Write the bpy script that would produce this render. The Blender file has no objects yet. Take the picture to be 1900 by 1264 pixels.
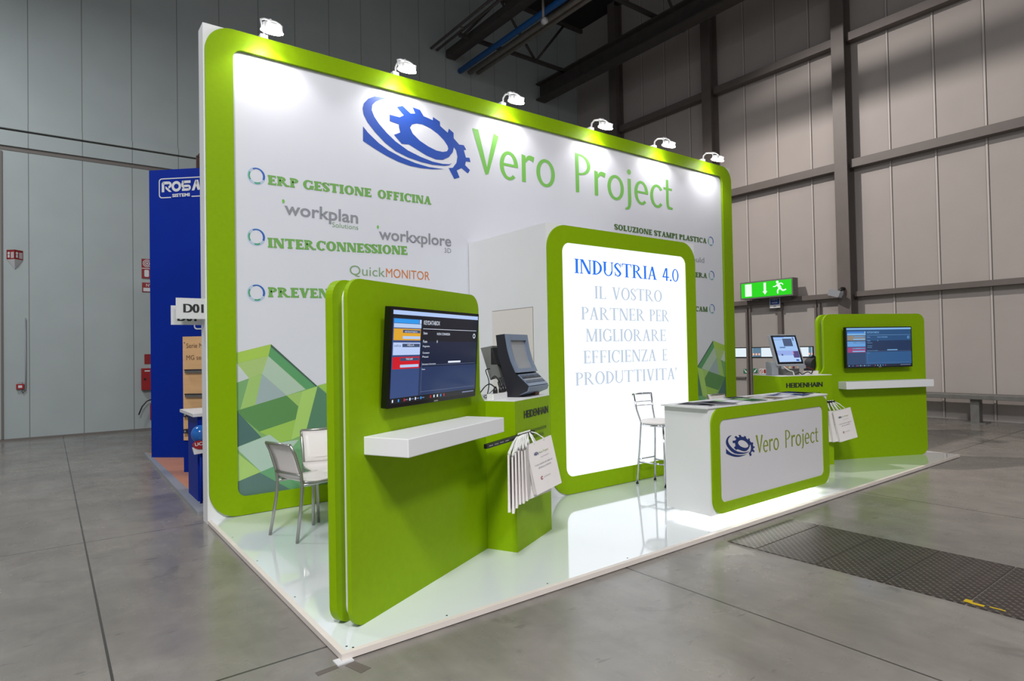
import bpy, bmesh, math, random
from mathutils import Vector, Matrix
from mathutils.geometry import tessellate_polygon
random.seed(7)
D = bpy.data
SC = bpy.context.scene
COL = SC.collection
R = math.radians
PI = math.pi

# ------------------------------------------------------------------ camera
cam = D.cameras.new('camera'); cam_o = D.objects.new('camera', cam); COL.objects.link(cam_o)
cam.sensor_fit = 'HORIZONTAL'; cam.sensor_width = 36.0; cam.lens = 36.0 * 1141.73 / 1900.0
cam.clip_end = 200
rx, dn, fw = Vector((0.7979859, -0.60237259, -0.01912502)), Vector((-0.00480763, 0.02537005, -0.99966657)), Vector((0.60265694, 0.79781178, 0.01734896))
cam_o.matrix_world = Matrix(((rx.x, -dn.x, -fw.x, -1.0847), (rx.y, -dn.y, -fw.y, -2.8305), (rx.z, -dn.z, -fw.z, 1.431), (0, 0, 0, 1)))
SC.camera = cam_o

# ------------------------------------------------------------------ colour management, world, hall lamps
SC.view_settings.view_transform = 'Standard'
SC.view_settings.look = 'None'
SC.view_settings.exposure = 0.0
SC.view_settings.gamma = 1.0
SC.view_settings.use_curve_mapping = False
W = D.worlds.new('world'); SC.world = W; W.use_nodes = True
W.node_tree.nodes['Background'].inputs[0].default_value = (0.92, 0.96, 1.0, 1)
W.node_tree.nodes['Background'].inputs[1].default_value = 0.38

def area(name, loc, aim, size, power, col=(1, 1, 1), sy=None):
    l = D.lights.new(name, 'AREA'); l.energy = power; l.color = col; l.size = size
    if sy: l.shape = 'RECTANGLE'; l.size_y = sy
    o = D.objects.new(name, l); COL.objects.link(o); o.location = loc
    o.rotation_euler = (Vector(aim) - Vector(loc)).to_track_quat('-Z', 'Y').to_euler()
    return o
WARM = (1.0, 0.93, 0.88)
def spot(name, loc, aim, power, angle, blend, size, col=(1, 1, 1)):
    l = D.lights.new(name, 'SPOT'); l.energy = power; l.color = col; l.spot_size = R(angle); l.spot_blend = blend; l.shadow_soft_size = size
    o = D.objects.new(name, l); COL.objects.link(o); o.location = loc
    o.rotation_euler = (Vector(aim) - Vector(loc)).to_track_quat('-Z', 'Y').to_euler()
    return o
spot('hall_floodlight', (3.5, 6.3, 10.2), (12.5, 1.0, 0.3), 3500, 74, 0.65, 0.07, WARM)
area('hall_lamp', (-3.4, 7.0, 8.0), (-3.4, 7.6, 0), 1.2, 290, (0.93, 0.97, 1.0))
area('hall_lamp', (9.4, 5.0, 7.6), (9.4, 5.0, 0), 1.2, 40, WARM)
area('hall_lamp', (-4.5, -5.6, 9.4), (-4.3, -5.2, 0), 1.6, 1250)
area('hall_lamp', (-0.5, -7.6, 8.6), (-0.5, -7.2, 0), 1.6, 640)
area('hall_lamp', (9.5, -6.5, 8.5), (9.8, -6.4, 0), 1.6, 90, WARM)

# ------------------------------------------------------------------ materials
def lin(c):
    return tuple(((v / 255.0) / 12.92 if v / 255.0 <= 0.04045 else ((v / 255.0 + 0.055) / 1.055) ** 2.4) for v in c)
def mat(name, col, rough=0.5, metal=0.0, spec=0.5, coat=0.0, srgb=True):
    m = D.materials.new(name); m.use_nodes = True
    b = m.node_tree.nodes['Principled BSDF']
    c = lin(col) if srgb else col
    b.inputs['Base Color'].default_value = (*c, 1)
    b.inputs['Roughness'].default_value = rough
    b.inputs['Metallic'].default_value = metal
    b.inputs['Specular IOR Level'].default_value = spec
    b.inputs['Coat Weight'].default_value = coat
    b.inputs['Coat Roughness'].default_value = 0.05
    return m
def emis(name, col, strength=1.0, rough=0.25, base=(0.01, 0.01, 0.012)):
    m = mat(name, base, rough, srgb=False)
    b = m.node_tree.nodes['Principled BSDF']
    b.inputs['Emission Color'].default_value = (*lin(col), 1)
    b.inputs['Emission Strength'].default_value = strength
    return m
def noise_vary(m, scale, amount, bump=0.0, detail=6.0, stretch=(1, 1, 1)):
    """mottle a surface's own colour and add a fine bump"""
    nt = m.node_tree; b = nt.nodes['Principled BSDF']
    tc = nt.nodes.new('ShaderNodeTexCoord'); mp = nt.nodes.new('ShaderNodeMapping'); mp.inputs['Scale'].default_value = stretch
    nz = nt.nodes.new('ShaderNodeTexNoise'); nz.inputs['Scale'].default_value = scale; nz.inputs['Detail'].default_value = detail
    nt.links.new(tc.outputs['Object'], mp.inputs['Vector']); nt.links.new(mp.outputs['Vector'], nz.inputs['Vector'])
    rp = nt.nodes.new('ShaderNodeValToRGB'); base = b.inputs['Base Color'].default_value
    rp.color_ramp.elements[0].position = 0.3; rp.color_ramp.elements[1].position = 0.7
    rp.color_ramp.elements[0].color = tuple(base[i] * (1 - amount) for i in range(3)) + (1,)
    rp.color_ramp.elements[1].color = tuple(min(1, base[i] * (1 + amount)) for i in range(3)) + (1,)
    nt.links.new(nz.outputs['Fac'], rp.inputs['Fac']); nt.links.new(rp.outputs['Color'], b.inputs['Base Color'])
    if bump:
        bp = nt.nodes.new('ShaderNodeBump'); bp.inputs['Strength'].default_value = bump; bp.inputs['Distance'].default_value = 0.01
        nt.links.new(nz.outputs['Fac'], bp.inputs['Height']); nt.links.new(bp.outputs['Normal'], b.inputs['Normal'])
    return m

M = {}
M['white'] = noise_vary(mat('white_laminate', (226, 226, 228), 0.42, spec=0.35), 3, 0.012)
M['print_white'] = noise_vary(mat('printed_white_panel', (214, 215, 224), 0.4, spec=0.35), 2, 0.012)
M['green'] = noise_vary(mat('lime_green_laminate', (130, 165, 4), 0.45, spec=0.12), 25, 0.03, 0.02)
M['deck'] = noise_vary(mat('glossy_white_deck', (229, 234, 238), 0.06, spec=0.6, coat=1.0), 1.2, 0.02)
M['deck_edge'] = noise_vary(mat('pale_deck_edging', (220, 210, 203), 0.5), 6, 0.03)
M['gap'] = mat('black_gap', (18, 16, 16), 0.8)
M['chrome'] = mat('chrome', (215, 216, 220), 0.12, 1.0)
M['steel'] = noise_vary(mat('galvanised_steel', (112, 111, 108), 0.5, 0.3), 9, 0.12)
M['dsteel'] = noise_vary(mat('brown_grey_painted_steel', (98, 90, 86), 0.5), 4, 0.06)
M['roofsteel'] = noise_vary(mat('dark_roof_steel', (66, 62, 60), 0.6), 5, 0.15)
M['pipe'] = noise_vary(mat('pale_zinc_pipe', (150, 142, 134), 0.4, 0.3), 6, 0.1)
M['bluepipe'] = mat('blue_painted_pipe', (22, 96, 168), 0.4)
M['roof'] = mat('dark_roof_deck', (40, 38, 38), 0.8)
M['black'] = mat('black_plastic', (22, 22, 24), 0.4)
M['bezel'] = mat('glossy_black_bezel', (10, 10, 14), 0.15)
M['cable'] = mat('black_cable', (18, 18, 20), 0.5)
M['wcable'] = mat('white_cable', (205, 205, 202), 0.5)
M['txt_green'] = mat('green_lettering', (118, 186, 84), 0.5)
M['txt_head'] = mat('green_heading_lettering', (112, 166, 84), 0.5)
M['txt_olive'] = mat('olive_green_lettering', (128, 146, 20), 0.5)
M['txt_grey'] = mat('grey_lettering', (138, 140, 148), 0.5)
M['txt_sage'] = mat('sage_lettering', (130, 160, 118), 0.5)
M['txt_orange'] = mat('orange_lettering', (206, 120, 56), 0.5)
M['txt_black'] = mat('black_lettering', (26, 32, 30), 0.5)
M['txt_dgreen'] = mat('dark_green_lettering', (78, 112, 58), 0.5)
M['txt_plinth'] = mat('plinth_green_lettering', (56, 80, 22), 0.5)
M['logo_blue'] = mat('logo_blue', (40, 78, 168), 0.45)
M['logo_navy'] = mat('logo_navy', (22, 46, 108), 0.45)
M['ring_pale'] = mat('pale_blue_ring', (158, 190, 222), 0.5)
M['ring_blue'] = mat('blue_ring', (38, 92, 178), 0.5)
M['ring_green'] = mat('green_ring', (74, 160, 118), 0.5)
M['rosa_blue'] = noise_vary(mat('deep_blue_panel', (2, 38, 140), 0.5, spec=0.12), 3, 0.04)
M['red'] = mat('fire_red', (150, 18, 24), 0.45)
M['redsign'] = mat('red_sign', (136, 22, 28), 0.45)
M['sign_white'] = mat('white_sign', (206, 206, 208), 0.5)
M['paper'] = noise_vary(mat('white_paper_bag', (222, 216, 214), 0.6), 8, 0.02)
M['cord'] = mat('white_bag_cord', (230, 230, 228), 0.7)
M['chair_white'] = mat('white_chair_shell', (228, 222, 220), 0.45)
M['chair_frame'] = mat('grey_chair_tube', (176, 176, 172), 0.3, 0.85)
M['cncblue'] = mat('blue_grey_bezel', (112, 126, 148), 0.35)
M['cnckey'] = mat('blue_grey_keys', (74, 84, 104), 0.4)
M['cncdark'] = mat('dark_graphite_housing', (34, 34, 42), 0.45)
M['cncscreen'] = mat('dead_grey_screen', (150, 154, 158), 0.12)
M['greybox'] = mat('grey_metal_box', (128, 130, 126), 0.4, 0.4)
M['lightgrey'] = mat('light_grey_metal', (150, 154, 160), 0.4, 0.2)
M['wood_board'] = noise_vary(mat('pale_beech_board', (222, 178, 128), 0.5), 3, 0.06, stretch=(1, 1, 8))
M['wood_floor'] = noise_vary(mat('oak_plank_floor', (196, 138, 98), 0.3), 3, 0.2, stretch=(1, 9, 1))
M['yellow'] = mat('yellow_paint_mark', (190, 160, 20), 0.7)
M['paint_white'] = mat('white_paint', (226, 226, 226), 0.5)

# ------------------------------------------------------------------ mesh builder
class MB:
    def __init__(s): s.v = []; s.f = []; s.mi = []; s.m = []; s.sm = []
    def _m(s, m):
        if m not in s.m: s.m.append(m)
        return s.m.index(m)
    def add(s, vs, fs, m, smooth=False):
        b = len(s.v); s.v += [Vector(p) for p in vs]; k = s._m(m)
        for f in fs: s.f.append([b + i for i in f]); s.mi.append(k); s.sm.append(smooth)
        return s
    def box(s, c, d, m, fr=None):
        """axis box: centre c, size d, in frame fr"""
        x, y, z = (q / 2 for q in d)
        vs = [Vector((c[0] + i * x, c[1] + j * y, c[2] + k * z)) for i in (-1, 1) for j in (-1, 1) for k in (-1, 1)]
        if fr: vs = [fr(*p) for p in vs]
        return s.add(vs, [(0, 1, 3, 2), (4, 6, 7, 5), (0, 4, 5, 1), (2, 3, 7, 6), (0, 2, 6, 4), (1, 5, 7, 3)], m)
    def box2(s, a, b, m, fr=None):
        return s.box([(a[i] + b[i]) / 2 for i in range(3)], [abs(b[i] - a[i]) for i in range(3)], m, fr)
    def prism(s, loop, c0, c1, m, fr, m_side=None, holes=()):
        n = len(loop); loops = [list(loop)] + [list(h) for h in holes]
        flat = [p for l in loops for p in l]
        tris = tessellate_polygon([[Vector((p[0], p[1], 0)) for p in l] for l in loops])
        N = len(flat)
        s.add([fr(p[0], p[1], c0) for p in flat] , [t[::-1] for t in tris], m)
        s.add([fr(p[0], p[1], c1) for p in flat], tris, m)
        ms = m_side or m
        for l in loops:
            k = len(l)
            s.add([fr(p[0], p[1], c0) for p in l] + [fr(p[0], p[1], c1) for p in l], [(i, (i + 1) % k, k + (i + 1) % k, k + i) for i in range(k)], ms)
        return s
    def flat(s, loop, c, m, fr, holes=()):
        loops = [list(loop)] + [list(h) for h in holes]
        flat = [p for l in loops for p in l]
        tris = tessellate_polygon([[Vector((p[0], p[1], 0)) for p in l] for l in loops])
        return s.add([fr(p[0], p[1], c) for p in flat], tris, m)
    def polys(s, pl, m, fr, c=0.0):
        for p in pl:
            s.add([fr(q[0], q[1], c) for q in p], [tuple(range(len(p)))], m)
        return s
    def tube(s, pts, r, m, n=8, closed=False, r2=None):
        pts = [Vector(p) for p in pts]; k = len(pts); rings = []
        up = None
        for i in range(k):
            if closed: t = pts[(i + 1) % k] - pts[i - 1]
            else: t = pts[min(i + 1, k - 1)] - pts[max(i - 1, 0)]
            t.normalize()
            if up is None:
                up = Vector((0, 0, 1)) if abs(t.z) < 0.9 else Vector((1, 0, 0))
            a = up - t * up.dot(t); a.normalize(); up = a; b = t.cross(a)
            rr = r if r2 is None else r + (r2 - r) * i / (k - 1)
            rings.append([pts[i] + (a * math.cos(2 * PI * j / n) + b * math.sin(2 * PI * j / n)) * rr for j in range(n)])
        vs = [p for q in rings for p in q]; fs = []
        for i in range(k if closed else k - 1):
            for j in range(n):
                i2 = (i + 1) % k
                fs.append((i * n + j, i * n + (j + 1) % n, i2 * n + (j + 1) % n, i2 * n + j))
        s.add(vs, fs, m, True)
        if not closed:
            s.add(rings[0], [tuple(range(n))[::-1]], m); s.add(rings[-1], [tuple(range(n))], m)
        return s
    def lathe(s, prof, m, fr, n=20):
        """profile of (radius, height) about the frame's third axis"""
        vs = [fr(r * math.cos(2 * PI * j / n), r * math.sin(2 * PI * j / n), h) for r, h in prof for j in range(n)]
        fs = [(i * n + j, i * n + (j + 1) % n, (i + 1) * n + (j + 1) % n, (i + 1) * n + j) for i in range(len(prof) - 1) for j in range(n)]
        return s.add(vs, fs, m, True)

class Frame:
    def __init__(s, o, u, v, n=None):
        s.o = Vector(o); s.u = Vector(u).normalized(); s.v = Vector(v).normalized()
        s.n = Vector(n).normalized() if n else s.u.cross(s.v).normalized()
    def __call__(s, a, b, c=0.0): return s.o + s.u * a + s.v * b + s.n * c
    def shift(s, a=0, b=0, c=0): return Frame(s(a, b, c), s.u, s.v, s.n)
XY = Frame((0, 0, 0), (1, 0, 0), (0, 1, 0))
def front(y): return Frame((0, y, 0), (1, 0, 0), (0, 0, 1), (0, -1, 0))        # plane facing the viewer's side, u = x, v = z
def right_wall(x): return Frame((x, 0, 0), (0, 1, 0), (0, 0, 1), (-1, 0, 0))     # plane of the right wall, u = y, v = z

def obj(name, mb, parent=None, bevel=0.0, smooth=False):
    me = D.meshes.new(name)
    off = parent_matrix(parent).inverted() if parent else Matrix()
    me.from_pydata([tuple(off @ v) for v in mb.v], [], mb.f)
    for m in mb.m: me.materials.append(m)
    me.polygons.foreach_set('material_index', mb.mi)
    me.polygons.foreach_set('use_smooth', [bool(q or smooth) for q in mb.sm])
    bm = bmesh.new(); bm.from_mesh(me)
    bmesh.ops.remove_doubles(bm, verts=bm.verts, dist=1e-6)
    bmesh.ops.recalc_face_normals(bm, faces=bm.faces)
    bm.to_mesh(me); bm.free()
    o = D.objects.new(name, me); COL.objects.link(o)
    if parent: o.parent = parent
    if bevel:
        b = o.modifiers.new('bevel', 'BEVEL'); b.width = bevel; b.segments = 2; b.limit_method = 'ANGLE'; b.angle_limit = R(50)
    return o
def parent_matrix(o):
    m = Matrix.Translation(o.location) @ o.rotation_euler.to_matrix().to_4x4()
    return parent_matrix(o.parent) @ m if o.parent else m
def recentre(o, loc):
    """put a single-mesh thing's origin at its base"""
    o.data.transform(Matrix.Translation(-Vector(loc))); o.location = loc; return o
def tag(o, label, cat, group=None, kind=None):
    o['label'] = label; o['category'] = cat
    if group: o['group'] = group
    if kind: o['kind'] = kind
    return o
def thing(name, label, cat, loc, rotz=0.0, group=None):
    o = D.objects.new(name, None); COL.objects.link(o); o.empty_display_size = 0.1
    o.location = loc; o.rotation_euler = (0, 0, rotz)
    return tag(o, label, cat, group)
def single(name, mb, label, cat, loc, group=None, bevel=0.0):
    return tag(recentre(obj(name, mb, None, bevel), loc), label, cat, group)
def struct(name, mb, bevel=0.0):
    o = obj(name, mb, None, bevel); o['kind'] = 'structure'; return o
def dup(root, loc, rotz, label, group=None):
    r = root.copy(); COL.objects.link(r); r.location = loc; r.rotation_euler = (0, 0, rotz); r['label'] = label
    if group: r['group'] = group
    for ch in list(root.children):
        c = ch.copy(); COL.objects.link(c); c.parent = r
        for g in list(ch.children):
            d = g.copy(); COL.objects.link(d); d.parent = c
    return r

def rrect(x0, y0, x1, y1, r, n=8):
    rs = r if isinstance(r, (tuple, list)) else (r, r, r, r)      # corner radii: BL, BR, TR, TL
    out = []
    for (cx, cy, a, q) in ((x0 + rs[0], y0 + rs[0], 180, rs[0]), (x1 - rs[1], y0 + rs[1], 270, rs[1]), (x1 - rs[2], y1 - rs[2], 0, rs[2]), (x0 + rs[3], y1 - rs[3], 90, rs[3])):
        for i in range(n + 1):
            t = R(a + 90.0 * i / n); out.append((cx + q * math.cos(t), cy + q * math.sin(t)))
    return out
def rect(x0, y0, x1, y1): return [(x0, y0), (x1, y0), (x1, y1), (x0, y1)]
def disc(cx, cy, r, n=20, ry=None):
    return [(cx + r * math.cos(2 * PI * i / n), cy + (ry or r) * math.sin(2 * PI * i / n)) for i in range(n)]

# ------------------------------------------------------------------ lettering
def q_ring(cx, cy, RX, RY, rx, ry, a0=0, a1=360, n=28):
    out = []; k = max(3, int(n * abs(a1 - a0) / 360))
    P = lambda A, B, a: (cx + A * math.cos(R(a)), cy + B * math.sin(R(a)))
    for i in range(k):
        a, b = a0 + (a1 - a0) * i / k, a0 + (a1 - a0) * (i + 1) / k
        out.append([P(RX, RY, a), P(RX, RY, b), P(rx, ry, b), P(rx, ry, a)])
    return out
def spline(pts, n=8):
    p = [Vector((*q, 0)) for q in pts]; p = [p[0] * 2 - p[1]] + p + [p[-1] * 2 - p[-2]]; out = []
    for i in range(1, len(p) - 2):
        for j in range(n):
            t = j / n; a, b, c, d = p[i - 1:i + 3]
            out.append(0.5 * ((2 * b) + (c - a) * t + (2 * a - 5 * b + 4 * c - d) * t * t + (3 * b - a - 3 * c + d) * t ** 3))
    out.append(p[-2]); return [(q.x, q.y) for q in out]
def q_stroke(pts, ws, n=6):
    c = spline(pts, n); k = len(c); L = []; Rr = []
    for i in range(k):
        a, b = c[max(i - 1, 0)], c[min(i + 1, k - 1)]
        t = Vector((b[0] - a[0], b[1] - a[1])).normalized(); f = i / (k - 1) * (len(ws) - 1); j = min(int(f), len(ws) - 2)
        w = (ws[j] + (ws[j + 1] - ws[j]) * (f - j)) / 2
        L.append((c[i][0] - t.y * w, c[i][1] + t.x * w)); Rr.append((c[i][0] + t.y * w, c[i][1] - t.x * w))
    return [[L[i], L[i + 1], Rr[i + 1], Rr[i]] for i in range(k - 1)]
def serif_glyph(ch, T, t, S, h, wd):
    """capitals with serifs: stem T, hairline t, serif length S and height h, width factor wd"""
    P = []
    rc = lambda a, b, c, d: P.append([(a, b), (c, b), (c, d), (a, d)])
    ln = lambda x0, y0, x1, y1, w: P.append([(x0 - w / 2, y0), (x0 + w / 2, y0), (x1 + w / 2, y1), (x1 - w / 2, y1)])
    sf = lambda x, y, w: rc(x - w / 2 - S, y if y < .5 else 1 - h, x + w / 2 + S, h if y < .5 else 1)
    stem = lambda x, w: (rc(x - w / 2, 0, x + w / 2, 1), sf(x, 0, w), sf(x, 1, w))
    x = S + T / 2
    tip = lambda a, y0, y1: P.append([(a - t * 1.2, y0), (a, y0), (a, y1), (a - t * .3, y1)])
    if ch == 'I': stem(x, T); return P, 2 * S + T
    if ch in 'LEF':
        w = (.62 if ch == 'L' else .64) * wd; stem(x, T)
        if ch in 'LE': rc(x, 0, w, h * 1.1); tip(w, 0, .3)
        if ch in 'EF': rc(x, 1 - h * 1.1, w - .03, 1); tip(w - .03, 1, .72); rc(x, .5 - h * .5, w * .8, .5 + h * .5); rc(w * .8 - t * .9, .38, w * .8, .62)
        return P, w
    if ch == 'T':
        w = .72 * wd + S; c = w / 2; rc(c - T / 2, 0, c + T / 2, 1); sf(c, 0, T); rc(0, 1 - h * 1.1, w, 1); tip(w, 1, .72); P.append([(0, 1), (t * 1.2, 1), (t * .3, .72), (0, .72)])
        return P, w
    if ch == 'N':
        w = .78 * wd + S; a, b = S + t / 2, w - S - t / 2; rc(a - t / 2, 0, a + t / 2, 1); rc(b - t / 2, 0, b + t / 2, 1)
        ln(b - T * .25, 0, a + T * .25, 1, T * 1.1); sf(a, 0, t); sf(a, 1, t); sf(b, 1, t); return P, w
    if ch == 'M':
        w = .98 * wd + S; a, b = S + t / 2, w - S - T / 2; rc(a - t / 2, 0, a + t / 2, 1); rc(b - T / 2, 0, b + T / 2, 1); c = (a + b) / 2
        ln(c, 0, a + T * .2, 1, T); ln(c, 0, b, 1, t * 1.2); sf(a, 0, t); sf(b, 0, T); sf(a, 1, t); sf(b, 1, T); return P, w
    if ch in 'VA':
        w = .74 * wd + S; a, b, c = S + T / 2, w - S - t / 2, w / 2
        if ch == 'V': ln(c, 0, a, 1, T); ln(c, 0, b, 1, t * 1.2); sf(a, 1, T); sf(b, 1, t)
        else:
            a, b = S + t / 2, w - S - T / 2
            ln(a, 0, c, 1, t * 1.2); ln(b, 0, c, 1, T); sf(a, 0, t); sf(b, 0, T); rc(a + (c - a) * .3, .3, b - (b - c) * .3, .3 + h)
        return P, w
    if ch == 'Z':
        w = .66 * wd; rc(0, 0, w, h * 1.1); rc(0, 1 - h * 1.1, w, 1); ln(T * .6, 0, w - T * .6, 1, T); tip(w, 0, .28); P.append([(0, 1), (t, 1), (t * .3, .74), (0, .74)]); return P, w
    if ch == 'U':
        w = .76 * wd + S; a, b = S + T / 2, w - S - t / 2; rc(a - T / 2, .35, a + T / 2, 1); rc(b - t / 2, .35, b + t / 2, 1); sf(a, 1, T); sf(b, 1, t)
        c = (a - T / 2 + b + t / 2) / 2; RX = (b + t / 2 - a + T / 2) / 2; P += q_ring(c, .35, RX, .37, RX - (T + t) / 2, .37 - t, 180, 360); return P, w
    if ch in 'OCG':
        w = (.84 if ch != 'C' else .76) * wd; c = .42 * wd; RX = .42 * wd
        if ch == 'O': P += q_ring(c, .5, RX, .52, RX - T, .52 - t)
        else:
            P += q_ring(c, .5, RX, .52, RX - T, .52 - t, 48, 318)
            e = c + RX * .72; rc(e - t * .6, .66, e + t * .4, .98)
            if ch == 'G': rc(e - T * .5, .04, e + T * .4, .44); rc(e - T * .5 - S, .44 - h, e + T * .4 + S, .44)
        return P, w
    if ch in 'RPD':
        stem(x, T)
        if ch == 'D':
            P += q_ring(x, .5, .58 * wd, .5, .58 * wd - T, .5 - h * 1.1, -90, 90); return P, x + .58 * wd
        P += q_ring(x + .1 * wd, .74, .38 * wd, .26, .38 * wd - T * .9, .26 - h, -90, 90)
        rc(x, 1 - h, x + .11 * wd, 1); rc(x, .48, x + .11 * wd, .48 + h)
        if ch == 'P': return P, x + .48 * wd
        ln(x + .58 * wd, 0, x + .2 * wd, .5, T); rc(x + .58 * wd - T / 2, 0, x + .58 * wd + T / 2 + S * .8, h); return P, x + .58 * wd + T / 2 + S * .6
    if ch == 'S':
        w = .56 * wd; P += q_stroke([(w * .86, .80), (w * .5, 1 - t * .4), (w * .13, .77), (w * .5, .5), (w * .87, .24), (w * .5, t * .4), (w * .1, .22)], [t * .8, t, T * .9, T, T * .9, t, t * .8])
        rc(w * .84, .68, w * .84 + t * .7, .98); rc(w * .08, .02, w * .08 + t * .7, .34); return P, w
    if ch == '4':
        w = .56; rc(.36 - T * .4, 0, .36 + T * .4, 1); P.append([(.36, 1), (.36 - t * 1.4, 1), (0, .3), (t * 1.4, .3)]); rc(0, .25, w, .25 + t * 1.2); return P, w
    if ch == '0': return q_ring(.28, .5, .28, .51, .28 - T * .75, .51 - t), .56
    if ch == '.': P.append(disc(.08, .07, .08, 10)); return P, .16
    if ch == "'": P.append([(.02, 1.02), (.16, 1.02), (.05, .72), (0, .72)]); return P, .16
    return P, .3
def human_glyph(ch):
    P = []
    rc = lambda a, b, c, d: P.append([(a, b), (c, b), (c, d), (a, d)])
    if ch == 'V':
        P.append([(0, 1), (.165, 1), (.425, .03), (.34, 0)]); P.append([(.595, 1.0), (.735, .95), (.425, .03), (.34, 0)]); return P, .70
    if ch == 'e':
        P += q_ring(.27, .315, .27, .34, .155, .27, 0, 312); P.append([(.09, .30), (.535, .30), (.54, .36), (.09, .36)]); return P, .57
    if ch == 'r':
        P.append([(.03, .0), (.15, 0), (.15, .64), (.03, .66)]); P += q_stroke([(.14, .48), (.2, .57), (.28, .61), (.41, .58)], [.04, .08, .11, .13]); return P, .43
    if ch == 'o': return q_ring(.30, .315, .30, .345, .18, .27), .63
    if ch == 'P':
        P.append([(.03, -.02), (.14, 0), (.14, 1), (.03, 1.01)]); P += q_ring(.16, .73, .37, .275, .26, .225, -90, 90); rc(.1, .955, .17, 1.005); rc(.1, .455, .17, .505); return P, .58
    if ch == 'j':
        P += q_stroke([(.13, .64), (.13, .3), (.13, .0), (.09, -.16), (-.04, -.22)], [.12, .12, .12, .09, .04]); P.append(disc(.13, .83, .075, 14)); return P, .27
    if ch == 'c':
        P += q_ring(.28, .315, .28, .34, .165, .27, 38, 318); return P, .50
    if ch == 't':
        P += q_stroke([(.16, .86), (.16, .5), (.16, .2), (.2, .05), (.38, .03)], [.10, .11, .11, .10, .05]); rc(.0, .56, .36, .62); return P, .40
    return P, .30
def glyphs(txt, style):
    x = 0; out = []
    for ch in txt:
        if ch == ' ': x += .34 if style == 'human' else .36; continue
        if style == 'human': P, w = human_glyph(ch); g = .05
        elif style == 'serif': P, w = serif_glyph(ch, .16, .075, .07, .055, .92); g = .05
        else: P, w = serif_glyph(ch, .31, .16, .06, .17, 1.14); g = .05
        out += [[(q[0] + x, q[1]) for q in p] for p in P]; x += w + g
    return out, x
_sans = {}
def sans(txt, bold=0.0):
    k = (txt, bold)
    if k not in _sans:
        cu = D.curves.new('lettering', 'FONT'); cu.body = txt; cu.size = 1.0; cu.offset = bold; cu.resolution_u = 4
        o = D.objects.new('lettering', cu); COL.objects.link(o)
        dg = bpy.context.evaluated_depsgraph_get(); me = D.meshes.new_from_object(o.evaluated_get(dg), depsgraph=dg)
        vs = [(v.co.x, v.co.y) for v in me.vertices]; fs = [tuple(p.vertices) for p in me.polygons]
        D.objects.remove(o); D.curves.remove(cu); D.meshes.remove(me)
        _sans[k] = (vs, fs)
    return _sans[k]
def letter(mb, txt, style, fr, p0, p1, cap, m, c=0.0015, bold=0.0, fat=0.0):
    """set txt on frame fr with its baseline from p0 to p1 and capitals cap high"""
    d = Vector((p1[0] - p0[0], p1[1] - p0[1])); L = d.length; d.normalize(); e = Vector((-d.y, d.x))
    if style == 'sans':
        vs, fs = sans(txt, bold); x0 = min(v[0] for v in vs); x1 = max(v[0] for v in vs); sx = L / (x1 - x0); sy = cap / 0.73
        pt = lambda q: (p0[0] + d.x * (q[0] - x0) * sx + e.x * q[1] * sy, p0[1] + d.y * (q[0] - x0) * sx + e.y * q[1] * sy)
        for k in ((0,) if not fat else (-1, -.33, .33, 1)): mb.add([fr(pt(v)[0] + d.x * k * fat, pt(v)[1] + d.y * k * fat, c + (k + 1) * 5e-5) for v in vs], fs, m)
        return mb
    P, w = glyphs(txt, style); xs = [q[0] for p in P for q in p]; x0, x1 = min(xs), max(xs); sx = L / (x1 - x0)
    pt = lambda q: (p0[0] + d.x * (q[0] - x0) * sx + e.x * q[1] * cap, p0[1] + d.y * (q[0] - x0) * sx + e.y * q[1] * cap)
    for k, p in enumerate(P): mb.polys([[pt(q) for q in p]], m, fr, c + (k % 9) * 4e-5)
    return mb

# the gear emblem, drawn once in a unit square
SW1 = [(0.21,0.999),(0.166,1.0),(0.101,0.985),(0.048,0.928),(0.012,0.847),(0.001,0.771),(0.008,0.687),(0.039,0.59),(0.102,0.47),(0.187,0.345),(0.28,0.253),(0.39,0.197),(0.51,0.166),(0.619,0.158),(0.732,0.175),(0.781,0.199),(0.81,0.242),(0.781,0.216),(0.717,0.201),(0.62,0.206),(0.511,0.241),(0.391,0.3),(0.282,0.394),(0.202,0.495),(0.136,0.604),(0.098,0.689),(0.076,0.78),(0.083,0.854),(0.11,0.91),(0.153,0.961)]
SW2 = [(0.002,0.515),(0.044,0.438),(0.134,0.321),(0.219,0.244),(0.334,0.18),(0.46,0.133),(0.582,0.112),(0.731,0.123),(0.619,0.088),(0.509,0.073),(0.403,0.076),(0.299,0.106),(0.198,0.159),(0.1,0.227),(0.0,0.308)]
GEAR = [(0.231,0.773),(0.319,0.768),(0.358,0.813),(0.295,0.911),(0.347,0.948),(0.419,0.863),(0.462,0.879),(0.438,0.966),(0.507,0.953),(0.541,0.871),(0.627,0.842),(0.629,0.893),(0.697,0.846),(0.698,0.781),(0.772,0.703),(0.784,0.771),(0.831,0.722),(0.831,0.638),(0.886,0.558),(0.933,0.564),(0.958,0.499),(0.933,0.485),(0.953,0.375),(0.991,0.381),(1.0,0.317),(0.952,0.314),(0.943,0.251),(0.993,0.186),(0.971,0.127),(0.905,0.193),(0.856,0.142),(0.884,0.039),(0.829,0.0),(0.775,0.155),(0.816,0.17),(0.855,0.26),(0.866,0.36),(0.854,0.453),(0.831,0.499),(0.82,0.417),(0.779,0.326),(0.717,0.263),(0.65,0.25),(0.562,0.281),(0.476,0.34),(0.399,0.394),(0.334,0.381),(0.267,0.49),(0.323,0.544),(0.312,0.614),(0.311,0.661),(0.23,0.679)]
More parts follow.
